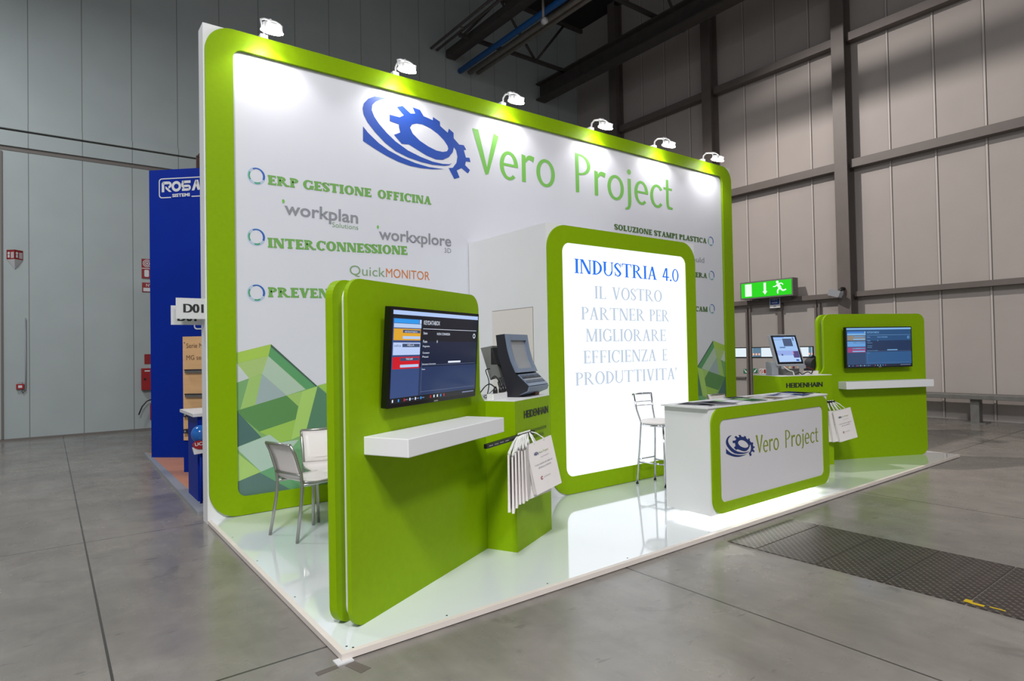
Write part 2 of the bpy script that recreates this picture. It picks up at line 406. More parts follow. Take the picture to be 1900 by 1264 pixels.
HOLE = [(0.411,0.65),(0.43,0.704),(0.473,0.735),(0.531,0.741),(0.603,0.71),(0.677,0.648),(0.736,0.568),(0.769,0.496),(0.775,0.451),(0.761,0.41),(0.719,0.387),(0.659,0.388),(0.578,0.426),(0.499,0.486),(0.436,0.568)]
def emblem_box(x0, z0, w, h): return lambda q: (x0 + q[0] * w, z0 + q[1] * h)
def emblem(mb, fr, mapf, m, c=0.0015):
    for L in (SW1, SW2): mb.flat([mapf(p) for p in L], c, m, fr)
    mb.flat([mapf(p) for p in GEAR], c, m, fr, [[mapf(p) for p in HOLE]])
    return mb

# ================================================================== THE HALL
WX, WY, CZ = 12.5, 11.4, 11.6                       # right wall, back wall, roof height
def coords(nt, axis):
    tc = nt.nodes.new('ShaderNodeTexCoord'); sp = nt.nodes.new('ShaderNodeSeparateXYZ'); nt.links.new(tc.outputs['Object'], sp.inputs[0]); return sp.outputs[axis]
def mth(nt, op, a, b=None, c=None):
    n = nt.nodes.new('ShaderNodeMath'); n.operation = op
    for i, q in enumerate((a, b, c)):
        if q is None: continue
        if isinstance(q, (int, float)): n.inputs[i].default_value = q
        else: nt.links.new(q, n.inputs[i])
    return n.outputs[0]
def mixc(nt, fac, c1, c2):
    n = nt.nodes.new('ShaderNodeMix'); n.data_type = 'RGBA'
    nt.links.new(fac, n.inputs[0])
    for i, q in ((6, c1), (7, c2)):
        if isinstance(q, tuple): n.inputs[i].default_value = (*q, 1)
        else: nt.links.new(q, n.inputs[i])
    return n.outputs[2]

def concrete():
    m = mat('polished_concrete', (128, 124, 119), 0.3, spec=0.5); nt = m.node_tree; b = nt.nodes['Principled BSDF']
    tc = nt.nodes.new('ShaderNodeTexCoord')
    def nz(scale, detail, dist=0.0, sc=(1, 1, 1), rough=0.6):
        mp = nt.nodes.new('ShaderNodeMapping'); mp.inputs['Scale'].default_value = sc; nt.links.new(tc.outputs['Object'], mp.inputs[0])
        n = nt.nodes.new('ShaderNodeTexNoise'); n.inputs['Scale'].default_value = scale; n.inputs['Detail'].default_value = detail; n.inputs['Distortion'].default_value = dist; n.inputs['Roughness'].default_value = rough
        nt.links.new(mp.outputs[0], n.inputs['Vector']); return n.outputs['Fac']
    def ramp(f, p0, p1, v0, v1):
        n = nt.nodes.new('ShaderNodeMapRange'); nt.links.new(f, n.inputs[0])
        for i, q in enumerate((p0, p1, v0, v1)): n.inputs[i + 1].default_value = q
        return n.outputs[0]
    big = ramp(nz(0.55, 5, 0.6), 0.3, 0.72, 0.76, 1.18)
    mid = ramp(nz(3.2, 8, 0.4), 0.3, 0.75, 0.82, 1.12)
    streak = ramp(nz(1.3, 6, 1.0, (5.0, 0.5, 1)), 0.35, 0.75, 0.93, 1.06)
    speck = mth(nt, 'MULTIPLY', ramp(nz(42, 3), 0.68, 0.78, 1.0, 0.80), ramp(nz(7.5, 3, 0.2, (0.6, 1.8, 1)), 0.665, 0.70, 1.0, 0.72))
    blot = ramp(nz(1.7, 4, 1.5), 0.62, 0.72, 1.0, 0.78)
    v = mth(nt, 'MULTIPLY', mth(nt, 'MULTIPLY', mth(nt, 'MULTIPLY', big, mid), mth(nt, 'MULTIPLY', streak, speck)), blot)
    # saw-cut joints of the slab
    x = coords(nt, 0); y = coords(nt, 1); j = None
    for ax, p, w in ((x, -0.86, .006), (x, 1.93, .006), (x, 5.2, .006), (x, 8.1, .006), (y, 0.16, .007), (y, 7.57, .008), (y, 3.05, .005), (y, -4.0, .006), (x, -4.2, .006)):
        l = mth(nt, 'LESS_THAN', mth(nt, 'ABSOLUTE', mth(nt, 'SUBTRACT', ax, p)), w)
        j = l if j is None else mth(nt, 'MAXIMUM', j, l)
    vm = nt.nodes.new('ShaderNodeVectorMath'); vm.operation = 'SCALE'; vm.inputs[0].default_value = lin((131, 126, 121)); nt.links.new(v, vm.inputs['Scale'])
    tint = mixc(nt, ramp(nz(0.35, 3), .35, .65, 0, 1), (1.02, 1, 0.985), (0.99, 1.0, 0.985))
    mu = nt.nodes.new('ShaderNodeVectorMath'); mu.operation = 'MULTIPLY'; nt.links.new(vm.outputs[0], mu.inputs[0]); nt.links.new(tint, mu.inputs[1])
    nt.links.new(mixc(nt, j, mu.outputs[0], lin((62, 59, 56))), b.inputs['Base Color'])
    nt.links.new(ramp(nz(2.2, 6, 0.5), .3, .7, .13, .34), b.inputs['Roughness'])
    bp = nt.nodes.new('ShaderNodeBump'); bp.inputs['Strength'].default_value = 0.05; bp.inputs['Distance'].default_value = 0.01
    nt.links.new(nz(7, 6), bp.inputs['Height']); nt.links.new(bp.outputs[0], b.inputs['Normal'])
    return m
M['concrete'] = concrete()
struct('floor', MB().add([(-16, -15, 0), (WX + .3, -15, 0), (WX + .3, WY + .3, 0), (-16, WY + .3, 0)], [(0, 1, 2, 3)], M['concrete']))
struct('ceiling', MB().box2((-16, -15, CZ), (WX + .3, WY + .3, CZ + .2), M['roof']))

def panel_wall(name, col, axis, start, step, w, dark):
    m = noise_vary(mat(name, col, 0.5, spec=0.25), 1.6, 0.035, detail=8)
    nt = m.node_tree; b = nt.nodes['Principled BSDF']; src = b.inputs['Base Color'].links[0].from_socket
    f = mth(nt, 'MODULO', mth(nt, 'ADD', mth(nt, 'SUBTRACT', coords(nt, axis), start), step * 100 + w / 2), step)
    nt.links.new(mixc(nt, mth(nt, 'LESS_THAN', f, w), src, lin(dark)), b.inputs['Base Color'])
    # faint scuffs low on the wall
    return m
M['wall_b'] = panel_wall('grey_green_wall_panels', (166, 174, 174), 0, -1.345, 0.812, 0.014, (120, 124, 122))
M['wall_r'] = noise_vary(mat('warm_grey_wall_panels', (166, 158, 154), 0.5, spec=0.3), 1.4, 0.03, detail=8)
M['seam'] = mat('wall_seam_shadow_gap', (112, 106, 102), 0.7)
M['rib'] = mat('pale_wall_rib', (184, 176, 172), 0.5)

# back wall: upper cladding, ledge, lintel band and the lower sliding-gate panels
wb = MB().box2((-16, WY, 0), (WX + .2, WY + .2, CZ), M['wall_b'])
struct('wall_back', wb)
lg_ = MB().box2((-16, WY - .10, 5.60), (WX - .35, WY - .001, 5.73), M['wall_b']).box2((-16, WY - .05, 5.30), (WX - .35, WY - .001, 5.575), M['wall_b'])
lg_.box2((-16, WY - .012, 5.575), (WX - .35, WY - .001, 5.60), M['seam']).box2((-16, WY - .012, 5.225), (WX - .35, WY - .001, 5.30), M['seam'])
struct('trim_90', lg_)
struct('trim_91', MB().box2((-1.745, WY - .03, .04), (-1.715, WY - .001, 5.2), M['seam']))
struct('baseboard_back', MB().box2((-16, WY - .02, 0), (WX - .4, WY, .035), M['seam']))

# right wall with raised double ribs over its panel joints
wr = MB().box2((WX, -15, 0), (WX + .2, WY, CZ), M['wall_r'])
for k in range(-20, 10):
    y = 2.38 + 0.797 * k
    if y > WY - .1: continue
    wr.box2((WX - .02, y - .016, 0), (WX, y + .016, CZ), M['rib'])
    for s in (-1, 1): wr.box2((WX - .006, y + s * .021 - .005, 0), (WX, y + s * .021 + .005, CZ), M['seam'])
struct('wall_right', wr)
struct('baseboard_right', MB().box2((WX - .012, -15, 0), (WX, 3.9, .02), M['rib']))
# columns (H sections) and horizontal wall beams
def h_column(name, y):
    m = M['dsteel']; mb = MB()
    mb.box2((WX - .34, y - .13, 0), (WX - .318, y + .13, CZ), m); mb.box2((WX - .042, y - .13, 0), (WX - .02, y + .13, CZ), m)
    mb.box2((WX - .318, y - .012, 0), (WX - .042, y + .012, CZ), m)
    struct(name, mb)
for i, y in enumerate((3.2, 6.42, 9.6, -1.6, -6.4)): h_column('trim_%d' % (i + 1), y)
cols = [-15, -6.4, -1.6, 3.2, 6.42, 9.6, 11.35]; n = 6
for z0, z1, d in ((2.43, 2.535, .17), (5.12, 5.29, .20), (7.78, 7.95, .20)):
    for a, b in zip(cols[:-1], cols[1:]):
        bm_ = MB().box2((WX - .02 - d, a + .14, z0), (WX - .022, b - .14, z1), M['dsteel'])
        struct('trim_%d' % n, bm_); n += 1

# emergency doors in the right wall: leaves, push bars, window strips
M['door'] = noise_vary(mat('grey_door_leaf', (160, 154, 150), 0.5), 2, 0.03)
M['frame'] = noise_vary(mat('door_post', (104, 97, 93), 0.45), 3, 0.05)
def window_mat():
    """a lit view of the neighbouring pavilion through wired glass: bright bands and a row of warm lights"""
    m = emis('bright_window_view', (235, 244, 252), 1.0, 0.1); nt = m.node_tree; b = nt.nodes['Principled BSDF']
    y = coords(nt, 1); z = coords(nt, 2)
    f = mth(nt, 'MODULO', mth(nt, 'ADD', y, 100.0), 0.74)
    band = mth(nt, 'LESS_THAN', mth(nt, 'ABSOLUTE', mth(nt, 'SUBTRACT', f, .36)), .17)
    pier = mth(nt, 'LESS_THAN', mth(nt, 'ABSOLUTE', mth(nt, 'SUBTRACT', f, .44)), .035)
    c = mixc(nt, band, lin((226, 238, 246)), lin((92, 124, 146)))
    c = mixc(nt, pier, c, lin((150, 180, 190)))
    dots = mth(nt, 'MULTIPLY', mth(nt, 'LESS_THAN', mth(nt, 'ABSOLUTE', mth(nt, 'SUBTRACT', z, 1.245)), .022), mth(nt, 'LESS_THAN', mth(nt, 'MODULO', mth(nt, 'ADD', y, 100.0), .075), .045))
    c = mixc(nt, mth(nt, 'MULTIPLY', dots, band), c, lin((255, 190, 160)))
    nt.links.new(c, b.inputs['Emission Color']); return m
M['view'] = window_mat()
n_w = 1
for i, (y0, y1) in enumerate(((3.90, 4.72), (4.76, 5.54), (5.62, 6.25))):
    ld = MB().box2((WX - .045, y0, 0.01), (WX - .001, y1, 2.26), M['door'])
    dr = struct('door_%d' % (i + 1), ld)
    a, b = (4.03, 4.71) if i == 0 else ((4.80, 5.51) if i == 1 else (5.65, 6.22))
    w = MB().box2((WX - .062, a, 1.165), (WX - .045, b, 1.185), M['bezel']).box2((WX - .062, a, 1.395), (WX - .045, b, 1.415), M['bezel'])
    for q in (a, b): w.box2((WX - .062, q - .01, 1.165), (WX - .045, q + .01, 1.415), M['bezel'])
    wf = struct('window_%d' % n_w, w); n_w += 1
    obj('window_pane', MB().box2((WX - .056, a, 1.18), (WX - .046, b, 1.40), M['view']), wf)
    pb = MB().box2((WX - .10, y0 + .06, .66), (WX - .045, y1 - .06, .70), M['frame'])
    obj('push_bar', pb, dr)
for y in (3.86, 3.94, 5.53, 5.62): struct('trim_%d' % n, MB().box2((WX - .085, y - .022, 0), (WX - .02, y + .022, 2.36), M['frame'])); n += 1
struct('trim_%d' % n, MB().box2((WX - .13, 4.70, 0), (WX - .02, 4.80, 2.43), M['frame'])); n += 1

# green arrow stickers and a red prohibition sticker on the door leaves
def sticker(name, y, z, s, label, cat, m_bg, flip):
    fr = Frame((WX - .047, y, z), (0, -1, 0), (0, 0, 1), (-1, 0, 0))
    mb = MB().prism(rect(-s / 2, -s / 2, s / 2, s / 2), 0, .003, m_bg, fr)
    t = single(name, mb, label, cat, (WX - .047, y, z)); k = 1 if flip else -1
    q = s * .42; arr = MB().flat([(k * -q, q * .8), (k * -q * .7, q), (k * q * .3, 0.05 * s), (k * q * .3, q * .5), (k * q, -q), (k * -q * .5, -q * .3), (k * 0, -q * .2)], .004, M['paint_white'], fr)
    obj('arrow', arr, t); return t
M['gsign'] = mat('green_sign', (18, 112, 72), 0.5)
sticker('arrow_sign', 5.70, .835, .11, 'small green square arrow sign on the grey fire door, left of the door post', 'sign', M['gsign'], True)
sticker('arrow_sign', 5.44, .85, .11, 'small green square arrow sign on the grey fire door, right of the door post', 'sign', M['gsign'], False)
fr = Frame((WX - .047, 5.24, .84), (0, -1, 0), (0, 0, 1), (-1, 0, 0))
ps = single('prohibition_sign', MB().prism(rect(-.09, -.06, .09, .06), 0, .003, M['paint_white'], fr), 'small white door sign with a red ring, beside the grey metal box', 'sign', (WX - .047, 5.24, .84))
obj('ring_mark', MB().polys(q_ring(-.04, 0, .045, .045, .032, .032), M['red'], fr, .004).flat([(-.065, .018), (-.055, .028), (-.015, -.018), (-.025, -.028)], .0045, M['red'], fr).flat(rect(.02, -.045, .07, .045), .004, M['red'], fr), ps)

# exit sign on the middle of the third beam
ex = thing('exit_sign', 'glowing green exit sign with running figure, arrow and door above the fire doors', 'sign', (12.2, 4.9, 2.55))
fx = Frame((12.05, 5.53, 2.545), (0, -1, 0), (0, 0, 1), (-1, 0, 0))
obj('housing', MB().prism(rect(0, 0, 1.29, .40), -.22, -.002, M['steel'], fx), ex)
M['exit_green'] = emis('lit_green_sign_face', (34, 214, 10), 1.0)
M['exit_white'] = emis('lit_white_pictogram', (236, 255, 238), 1.0)
obj('lit_face', MB().prism(rect(.03, .03, 1.26, .37), -.002, .004, M['exit_green'], fx), ex)
obj('door_pictogram', MB().flat(rect(.13, .06, .30, .345), .006, M['exit_white'], fx), ex)
obj('arrow_pictogram', MB().flat([(.60, .345), (.66, .345), (.66, .15), (.69, .15), (.63, .07), (.57, .15), (.60, .15)], .006, M['exit_white'], fx), ex)
pic = MB()
o0 = (.97, .21)
pic.flat(disc(o0[0] - .035, o0[1] + .12, .033, 14), .006, M['exit_white'], fx)
for pts, ws in ((((-.03, .08), (.0, .03), (.03, -.02)), (.075, .07)), (((-.03, .075), (-.08, .03), (-.14, .025)), (.028, .022)), (((-.01, .08), (.06, .085), (.10, .05)), (.028, .022)),
                (((.02, -.02), (-.03, -.07), (-.03, -.14)), (.04, .03)), (((.03, -.02), (.09, -.075), (.17, -.06)), (.04, .03))):
    pic.polys(q_stroke([(o0[0] + p[0], o0[1] + p[1]) for p in pts], ws), M['exit_white'], fx, .006)
obj('running_figure', pic, ex)
for y in (4.45, 5.25): obj('bracket', MB().box2((12.27, y - .05, 2.5), (12.31, y + .05, 2.9), M['steel']), ex)
fs = Frame((12.288, 4.925, 2.31), (0, -1, 0), (0, 0, 1), (-1, 0, 0))
bs = single('gate_number_sign', MB().prism(rect(0, 0, .25, .225), 0, .012, M['sign_white'], fs), 'small blue and white notice hanging on the beam under the green exit sign', 'sign', (12.288, 4.8, 2.31))
M['signblue'] = mat('notice_blue', (22, 62, 128), 0.5)
nb = MB().flat(rect(.012, .075, .238, .213), .013, M['signblue'], fs)
for k, (zz, a, b) in enumerate(((.17, .05, .20), (.105, .06, .19))): letter(nb, ('PORTA', 'DOOR')[k], 'sans', fs, (a, zz), (b, zz), .032, M['sign_white'], .0145)
letter(nb, '4A', 'sans', fs, (.09, .022), (.16, .022), .035, M['txt_black'], .0145)
obj('notice_print', nb, bs)
# floodlight on the column beside the beam
fl = thing('floodlight', 'white angled floodlight clamped to the column above the right display panel', 'floodlight', (12.10, 3.3, 2.43))
ff = Frame((12.0, 3.30, 2.50), (-.35, -.9, -.25), (.1, -.3, .9))
obj('lamp_head', MB().prism(rrect(-.15, -.07, .15, .07, .03), -.04, .05, M['lightgrey'], ff), fl, .006)
obj('mounting_arm', MB().tube([(12.02, 3.25, 2.53), (12.08, 3.20, 2.60), (12.158, 3.2, 2.60)], .035, M['black']).tube([(12.02, 3.25, 2.53), (12.0, 3.28, 2.5)], .02, M['black']), fl)

# bench rail in front of the right wall
be = thing('bench', 'long grey metal bench on square posts along the right hall wall', 'bench', (12.1, 0.6, 0))
obj('bench_top', MB().box2((11.93, -4.2, .425), (12.33, 3.0, .505), M['steel']), be, .006)
for y in (.96, -1.6, 2.75, -4.0):
    obj('leg', MB().box2((12.02, y - .065, .012), (12.2, y + .065, .425), M['steel']), be)
    obj('base_plate', MB().box2((11.95, y - .17, 0), (12.27, y + .17, .012), M['steel']), be)

# roof structure in the far corner
tr = thing('roof_girder', 'dark steel roof girder running above the right wall into the back corner', 'girder', (10.9, 11.3, 8.8))
obj('lower_flange', MB().box2((10.72, 1.5, 8.98), (11.08, 11.36, 9.02), M['roofsteel']), tr)
obj('web', MB().box2((10.88, 1.5, 9.02), (10.92, 11.36, 9.45), M['roofsteel']), tr)
obj('upper_flange', MB().box2((10.72, 1.5, 9.45), (11.08, 11.36, 9.49), M['roofsteel']), tr)
t2 = thing('roof_truss', 'dark steel lattice roof truss beside the blue pipe', 'truss', (9.2, 11.0, 9.3))
for z in (9.6, 10.9): obj('chord_or_shade_pipe', MB().box2((7.6, 6.95, z), (12.1, 7.03, z + .09), M['roofsteel']), t2)
for x0_, x1_ in ((7.7, 8.8), (9.9, 8.8), (9.9, 11.0), (12.0, 11.0)): obj('diagonal', MB().tube([(x0_, 7.0, 9.64), (x1_, 7.0, 10.94)], .035, M['roofsteel']), t2)
obj('chord_or_shade_pipe', MB().tube([(5.5, 3.6, 9.46), (5.5, 8.2, 9.46)], .085, M['roofsteel'], 12), t2)  # unseen pipe, added to throw a shadow band across the right wall
for z in (9.45, 10.8): obj('chord_or_shade_pipe', MB().box2((7.3, 10.2, z), (11.6, 10.28, z + .09), M['roofsteel']), t2)
for x0_, x1_ in ((7.4, 8.6), (9.8, 8.6), (9.8, 10.9)): obj('diagonal', MB().tube([(x0_, 10.24, 9.49), (x1_, 10.24, 10.84)], .035, M['roofsteel']), t2)
single('sprinkler_pipe', MB().tube([(8.02, 11.36, 9.17), (8.02, -2, 9.17)], .075, M['bluepipe'], 12), 'bright blue pipe running under the dark roof steel', 'pipe', (8.02, 5, 9.1))
single('conduit', MB().tube([(8.35, 11.36, 9.22), (8.35, -2, 9.22)], .075, M['pipe'], 12), 'pale metal pipe just right of the blue pipe under the roof', 'pipe', (8.35, 5, 9.1), 'pale pipes beside the blue pipe')
single('conduit', MB().tube([(8.62, 11.36, 9.28), (8.62, -2, 9.28)], .06, M['pipe'], 12), 'pale metal pipe farthest right of the blue pipe under the roof', 'pipe', (8.62, 5, 9.1), 'pale pipes beside the blue pipe')
single('cable_tray', MB().box2((7.58, -2, 9.42), (7.86, 11.36, 9.45), M['roofsteel']).box2((7.58, -2, 9.45), (7.60, 11.36, 9.62), M['roofsteel']).box2((7.84, -2, 9.45), (7.86, 11.36, 9.62), M['roofsteel']), 'dark steel cable tray left of the blue pipe under the roof', 'cable tray', (7.7, 5, 9.4))
rl = thing('hanging_rail', 'pair of thin dark rails at the left edge of the roof steel', 'rail', (7.2, 6, 9.5))
for x in (7.12, 7.30): obj('rail_tube', MB().tube([(x, 11.36, 9.55), (x, -2, 9.55)], .035, M['dsteel']), rl)
for y in (4, 7, 10): obj('cross_bar', MB().tube([(7.12, y, 9.55), (7.30, y, 9.55)], .02, M['dsteel']), rl)
hg = thing('pipe_hanger', 'pale vertical drop bracket with a round white fitting in front of the blue pipe', 'bracket', (7.9, 7.6, 9.0))
obj('drop_rod', MB().tube([(7.85, 7.6, 9.42), (7.85, 7.6, 8.85)], .03, M['pipe']), hg)
obj('fitting', MB().lathe([(0, -.05), (.07, -.05), (.07, .05), (0, .05)], M['sign_white'], Frame((7.85, 7.56, 8.82), (1, 0, 0), (0, 0, 1), (0, -1, 0))), hg)

# ---- fire-safety gear on the back wall
cs = thing('fire_point_sign', 'red and white two-sided alarm sign jutting from the wall at far left', 'sign', (-1.55, WY, 3.2))
for k, (u, ox) in enumerate((((.70, -.71, 0), -1.66), ((.70, .71, 0), -1.545))):
    oy = WY - .01 if k == 0 else WY - .125
    f = Frame((ox, oy, 3.25), u, (0, 0, 1))
    pn = obj('sign_panel', MB().prism(rect(0, 0, .165, .17), -.004, 0, M['redsign'], f), cs)
    sp_ = MB().flat(disc(.045, .11, .025, 12), .0015, M['sign_white'], f).flat(rect(.025, .03, .065, .08), .0015, M['sign_white'], f)
    for j in range(3): sp_.flat([(.09 + j * .022, .02), (.105 + j * .022, .02), (.105 + j * .022, .13), (.09 + j * .022, .13)], .0015, M['sign_white'], f)
    obj('pictogram', sp_, pn)
    
obj('sign_base', MB().add([(-1.66, WY - .01, 3.25), (-1.545, WY - .125, 3.25), (-1.43, WY - .01, 3.25), (-1.545, WY - .01, 3.08)], [(0, 1, 3), (1, 2, 3), (0, 2, 1), (0, 3, 2)], M['sign_white']), cs)
fp = thing('alarm_call_point', 'small red alarm call point on the wall at far left', 'alarm', (-1.47, WY, .92))
fw = front(WY - .06)
obj('case', MB().box2((-1.535, WY - .06, .915), (-1.42, WY, 1.01), M['red']), fp, .004)
obj('push_plate', MB().prism(rect(-1.505, .94, -1.45, .985), 0, .004, M['sign_white'], fw), fp)
obj('beacon', MB().box2((-1.51, WY - .045, 1.01), (-1.45, WY, 1.045), M['lightgrey']), fp)
obj('conduit', MB().tube([(-1.47, WY - .03, .915), (-1.44, WY - .03, .85), (-1.405, WY - .03, .90), (-1.40, WY - .03, 1.3), (-1.40, WY - .03, 2.2)], .010, M['lightgrey']), fp)
hs = thing('hydrant_sign', 'red and white hose and extinguisher sign beside the tall blue wall', 'sign', (.5, WY, 3.04))
obj('sign_panel', MB().prism(rect(.425, 3.03, .80, 3.42), 0, .02, M['redsign'], front(WY)), hs)
hp = MB()
for cx in (.52, .70):
    for r_ in (.075, .048, .02): hp.polys(q_ring(cx, 3.33, r_, r_, r_ - .013, r_ - .013), M['sign_white'], front(WY), .022)
    hp.polys([p for p in [rrect(cx - .05, 3.06, cx + .03, 3.2, .02, 3)]], M['sign_white'], front(WY), .022)
hp.flat(rect(.425, 3.222, .80, 3.236), .022, M['sign_white'], front(WY))
obj('pictogram', hp, hs)
ns_ = single('number_plate', MB().prism(rect(.43, 2.755, .80, 2.945), 0, .015, M['redsign'], front(WY)), 'red number plate under the hose sign beside the tall blue wall', 'sign', (.6, WY, 2.755))
obj('number_print', letter(MB().flat(rect(.45, 2.77, .78, 2.84), .017, M['sign_white'], front(WY)), 'N°', 'sans', front(WY), (.50, 2.865), (.58, 2.865), .06, M['sign_white'], .017, .01), ns_)
single('fire_notice', MB().prism(rect(.46, 1.315, .75, 1.51), 0, .01, M['redsign'], front(WY)), 'plain dark red notice plate directly above the red fire cabinet', 'sign', (.6, WY, 1.315))
fc = thing('fire_cabinet', 'red metal fire hose cabinet on the wall beside the blue stand', 'cabinet', (.65, WY, .80))
obj('case', MB().box2((.40, WY - .12, .80), (.95, WY, 1.23), M['red']), fc, .005)
obj('name_plate', MB().prism(rect(.45, 1.165, .54, 1.19), 0, .003, M['sign_white'], front(WY - .12)), fc)
obj('lock', MB().prism(rect(.435, 1.0, .47, 1.035), 0, .01, M['black'], front(WY - .12)), fc)
fe = thing('fire_extinguisher', 'red fire extinguisher half hidden behind the blue stand', 'extinguisher', (.62, WY - .12, 0))
f = Frame((.62, WY - .12, 0), (1, 0, 0), (0, 1, 0))
obj('cylinder', MB().lathe([(0, .20), (.08, .20), (.085, .22), (.085, .5), (.06, .56), (.025, .58), (.025, .6), (0, .6)], M['red'], f), fe)
obj('valve', MB().box2((.57, WY - .14, .6), (.67, WY - .10, .64), M['black']), fe)
obj('hose', MB().tube(spl3 := [(.57, WY - .13, .61), (.48, WY - .14, .58), (.40, WY - .14, .48), (.34, WY - .14, .32)], .012, M['black']), fe)
obj('wall_bracket', MB().box2((.60, WY - .05, .3), (.64, WY, .5), M['sign_white']), fe)

# ---- checker plates let into the floor in front of the counter
def checker():
    m = mat('steel_checker_plate', (84, 76, 72), 0.38, 0.55); nt = m.node_tree; b = nt.nodes['Principled BSDF']
    x = coords(nt, 0); y = coords(nt, 1); k = 2 * PI / 0.052
    u = mth(nt, 'MULTIPLY', mth(nt, 'ADD', x, y), k); v = mth(nt, 'MULTIPLY', mth(nt, 'SUBTRACT', x, y), k)
    su, sv = mth(nt, 'SINE', u), mth(nt, 'SINE', v)
    c2 = mth(nt, 'SINE', mth(nt, 'MULTIPLY', u, .5)); d2 = mth(nt, 'SINE', mth(nt, 'MULTIPLY', v, .5))
    a = mth(nt, 'GREATER_THAN', mth(nt, 'MULTIPLY', mth(nt, 'ABSOLUTE', c2), mth(nt, 'POWER', mth(nt, 'ABSOLUTE', d2), 4.0)), .45)
    e = mth(nt, 'GREATER_THAN', mth(nt, 'MULTIPLY', mth(nt, 'ABSOLUTE', d2), mth(nt, 'POWER', mth(nt, 'ABSOLUTE', c2), 4.0)), .80)
    h = mth(nt, 'MAXIMUM', a, e)
    bp = nt.nodes.new('ShaderNodeBump'); bp.inputs['Strength'].default_value = .9; bp.inputs['Distance'].default_value = .004
    nt.links.new(h, bp.inputs['Height']); nt.links.new(bp.outputs[0], b.inputs['Normal'])
    tc = nt.nodes.new('ShaderNodeTexCoord'); mp = nt.nodes.new('ShaderNodeMapping'); mp.inputs['Scale'].default_value = (.6, 6, 1); nt.links.new(tc.outputs['Object'], mp.inputs[0])
    nz = nt.nodes.new('ShaderNodeTexNoise'); nz.inputs['Scale'].default_value = 2.2; nz.inputs['Detail'].default_value = 5; nt.links.new(mp.outputs[0], nz.inputs['Vector'])
    col = mixc(nt, nz.outputs['Fac'], lin((38, 34, 32)), lin((98, 91, 87)))
    nt.links.new(mixc(nt, h, col, lin((120, 110, 104))), b.inputs['Base Color']); return m
M['checker'] = checker()
ys = [-.135, -.37, -.79, -1.2, -1.61, -2.03, -2.45]
where = ['first from the white platform, below the lit counter', 'second from the white platform', 'third from the white platform', 'fourth from the white platform', 'fifth from the platform, with yellow paint mark', 'last in view at the right edge']
for k in range(6):
    cx = 3.34
    t = single('checker_plate', MB().box2((2.90, ys[k + 1] + .006, 0), (3.80, ys[k] - .002, .005), M['checker']), 'dark steel checker plate in the floor, ' + where[k], 'floor plate', (cx, (ys[k] + ys[k + 1]) / 2, 0), 'checker plates let into the floor')
    if k == 4:
        yp = MB()
        for (a, b_, c_, d_) in ((2.935, -1.60, 2.985, -1.585), (2.93, -1.66, 2.96, -1.62), (2.95, -1.75, 2.965, -1.70)): yp.flat(rect(a, min(b_, d_) - .02, c_, max(b_, d_)), .0058, M['yellow'], XY)
        obj('paint_mark', yp, t)

# ================================================================== THE EXHIBITION STAND
H = 0.035                                            # deck height
dk = thing('stage_platform', 'low glossy white stand platform with pale front edging', 'platform', (4.0, 1.5, 0))
obj('deck', MB().box2((0.03, -.005, .006), (7.98, 2.96, H), M['deck']), dk)
obj('edge_strip', MB().box2((0.030, -.035, .006), (8.0, -.005, H), M['deck_edge']), dk)
obj('edge_strip', MB().box2((0.0, -.035, .006), (.03, 2.96, H), M['deck_edge']), dk)
obj('edge_strip', MB().box2((7.98, -.005, .006), (8.0, 2.96, H), M['deck_edge']), dk)
obj('shadow_gap', MB().box2((0.02, -.02, 0), (7.98, 2.94, .006), M['gap']), dk)
obj('corner_foot', MB().box2((-.03, -.06, 0), (.05, .0, .006), M['sign_white']), dk)
for x, y in ((.05, .03), (.07, -.0), (.6, .02), (1.3, .02), (2.0, .02), (2.9, .02), (.05, .8), (.05, 1.6), (.05, 2.3)): obj('screw', MB().lathe([(0, H + .0005), (.006, H + .0005), (.006, H)], M['black'], Frame((x, y, 0), (1, 0, 0), (0, 1, 0)), 8), dk)
for nm, pts, lb in (('tape_mark', [(-.13, -.05), (-.03, -.045), (-.03, -.075), (-.13, -.085)], 'short strip of dark tape on the concrete left of the platform corner'),
                    ('tape_mark', [(0.0, -.075), (.05, -.065), (.085, -.17), (.03, -.185)], 'short strip of dark tape on the concrete in front of the platform corner')):
    single(nm, MB().prism(pts, 0, .002, M['dsteel'], XY), lb, 'tape', (pts[0][0], pts[0][1], 0))

# ---- tall back wall
WXR = 7.79; ZT = 4.33
ew = thing('exhibition_wall', 'tall white stand wall with rounded lime green frame and printed lettering', 'stand wall', (3.9, 3.05, 0))
obj('wall_body', MB().box2((0.0, 2.972, H), (WXR, 3.145, ZT), M['white']).box2((0.0, 2.972, 0), (WXR, 3.145, H), M['white']), ew)
# white corners shown outside the rounded frame are this board's own face
obj('corner_board', MB().prism(rect(0.0, H, WXR, ZT), .0, .012, M['white'], front(2.972), None, [rrect(.20, .17, WXR - .2, ZT - .13, .1)]), ew)
outer = rrect(0.012, H + .004, WXR - .006, ZT - .003, .23, 12); inner = rrect(.237, .198, 7.545, 4.158, .085, 12)
fr_ = front(2.96)
obj('green_frame', MB().prism(outer, 0, .03, M['green'], fr_, None, [inner]), ew)
fp_ = front(2.968)
obj('printed_panel', MB().prism(inner, -.002, .001, M['print_white'], fp_), ew)
fl_ = front(2.966)
lt = MB(); obj('title_lettering', letter(MB(), 'Vero', 'human', fl_, (2.785, 3.472), (4.02, 3.476), .505, M['txt_green']), ew); obj('title_lettering', letter(MB(), 'Project', 'human', fl_, (4.375, 3.478), (6.33, 3.482), .50, M['txt_green']), ew)
obj('gear_emblem', emblem(MB(), fl_, emblem_box(1.462, 3.357, 1.29, .714), M['logo_blue']), ew)
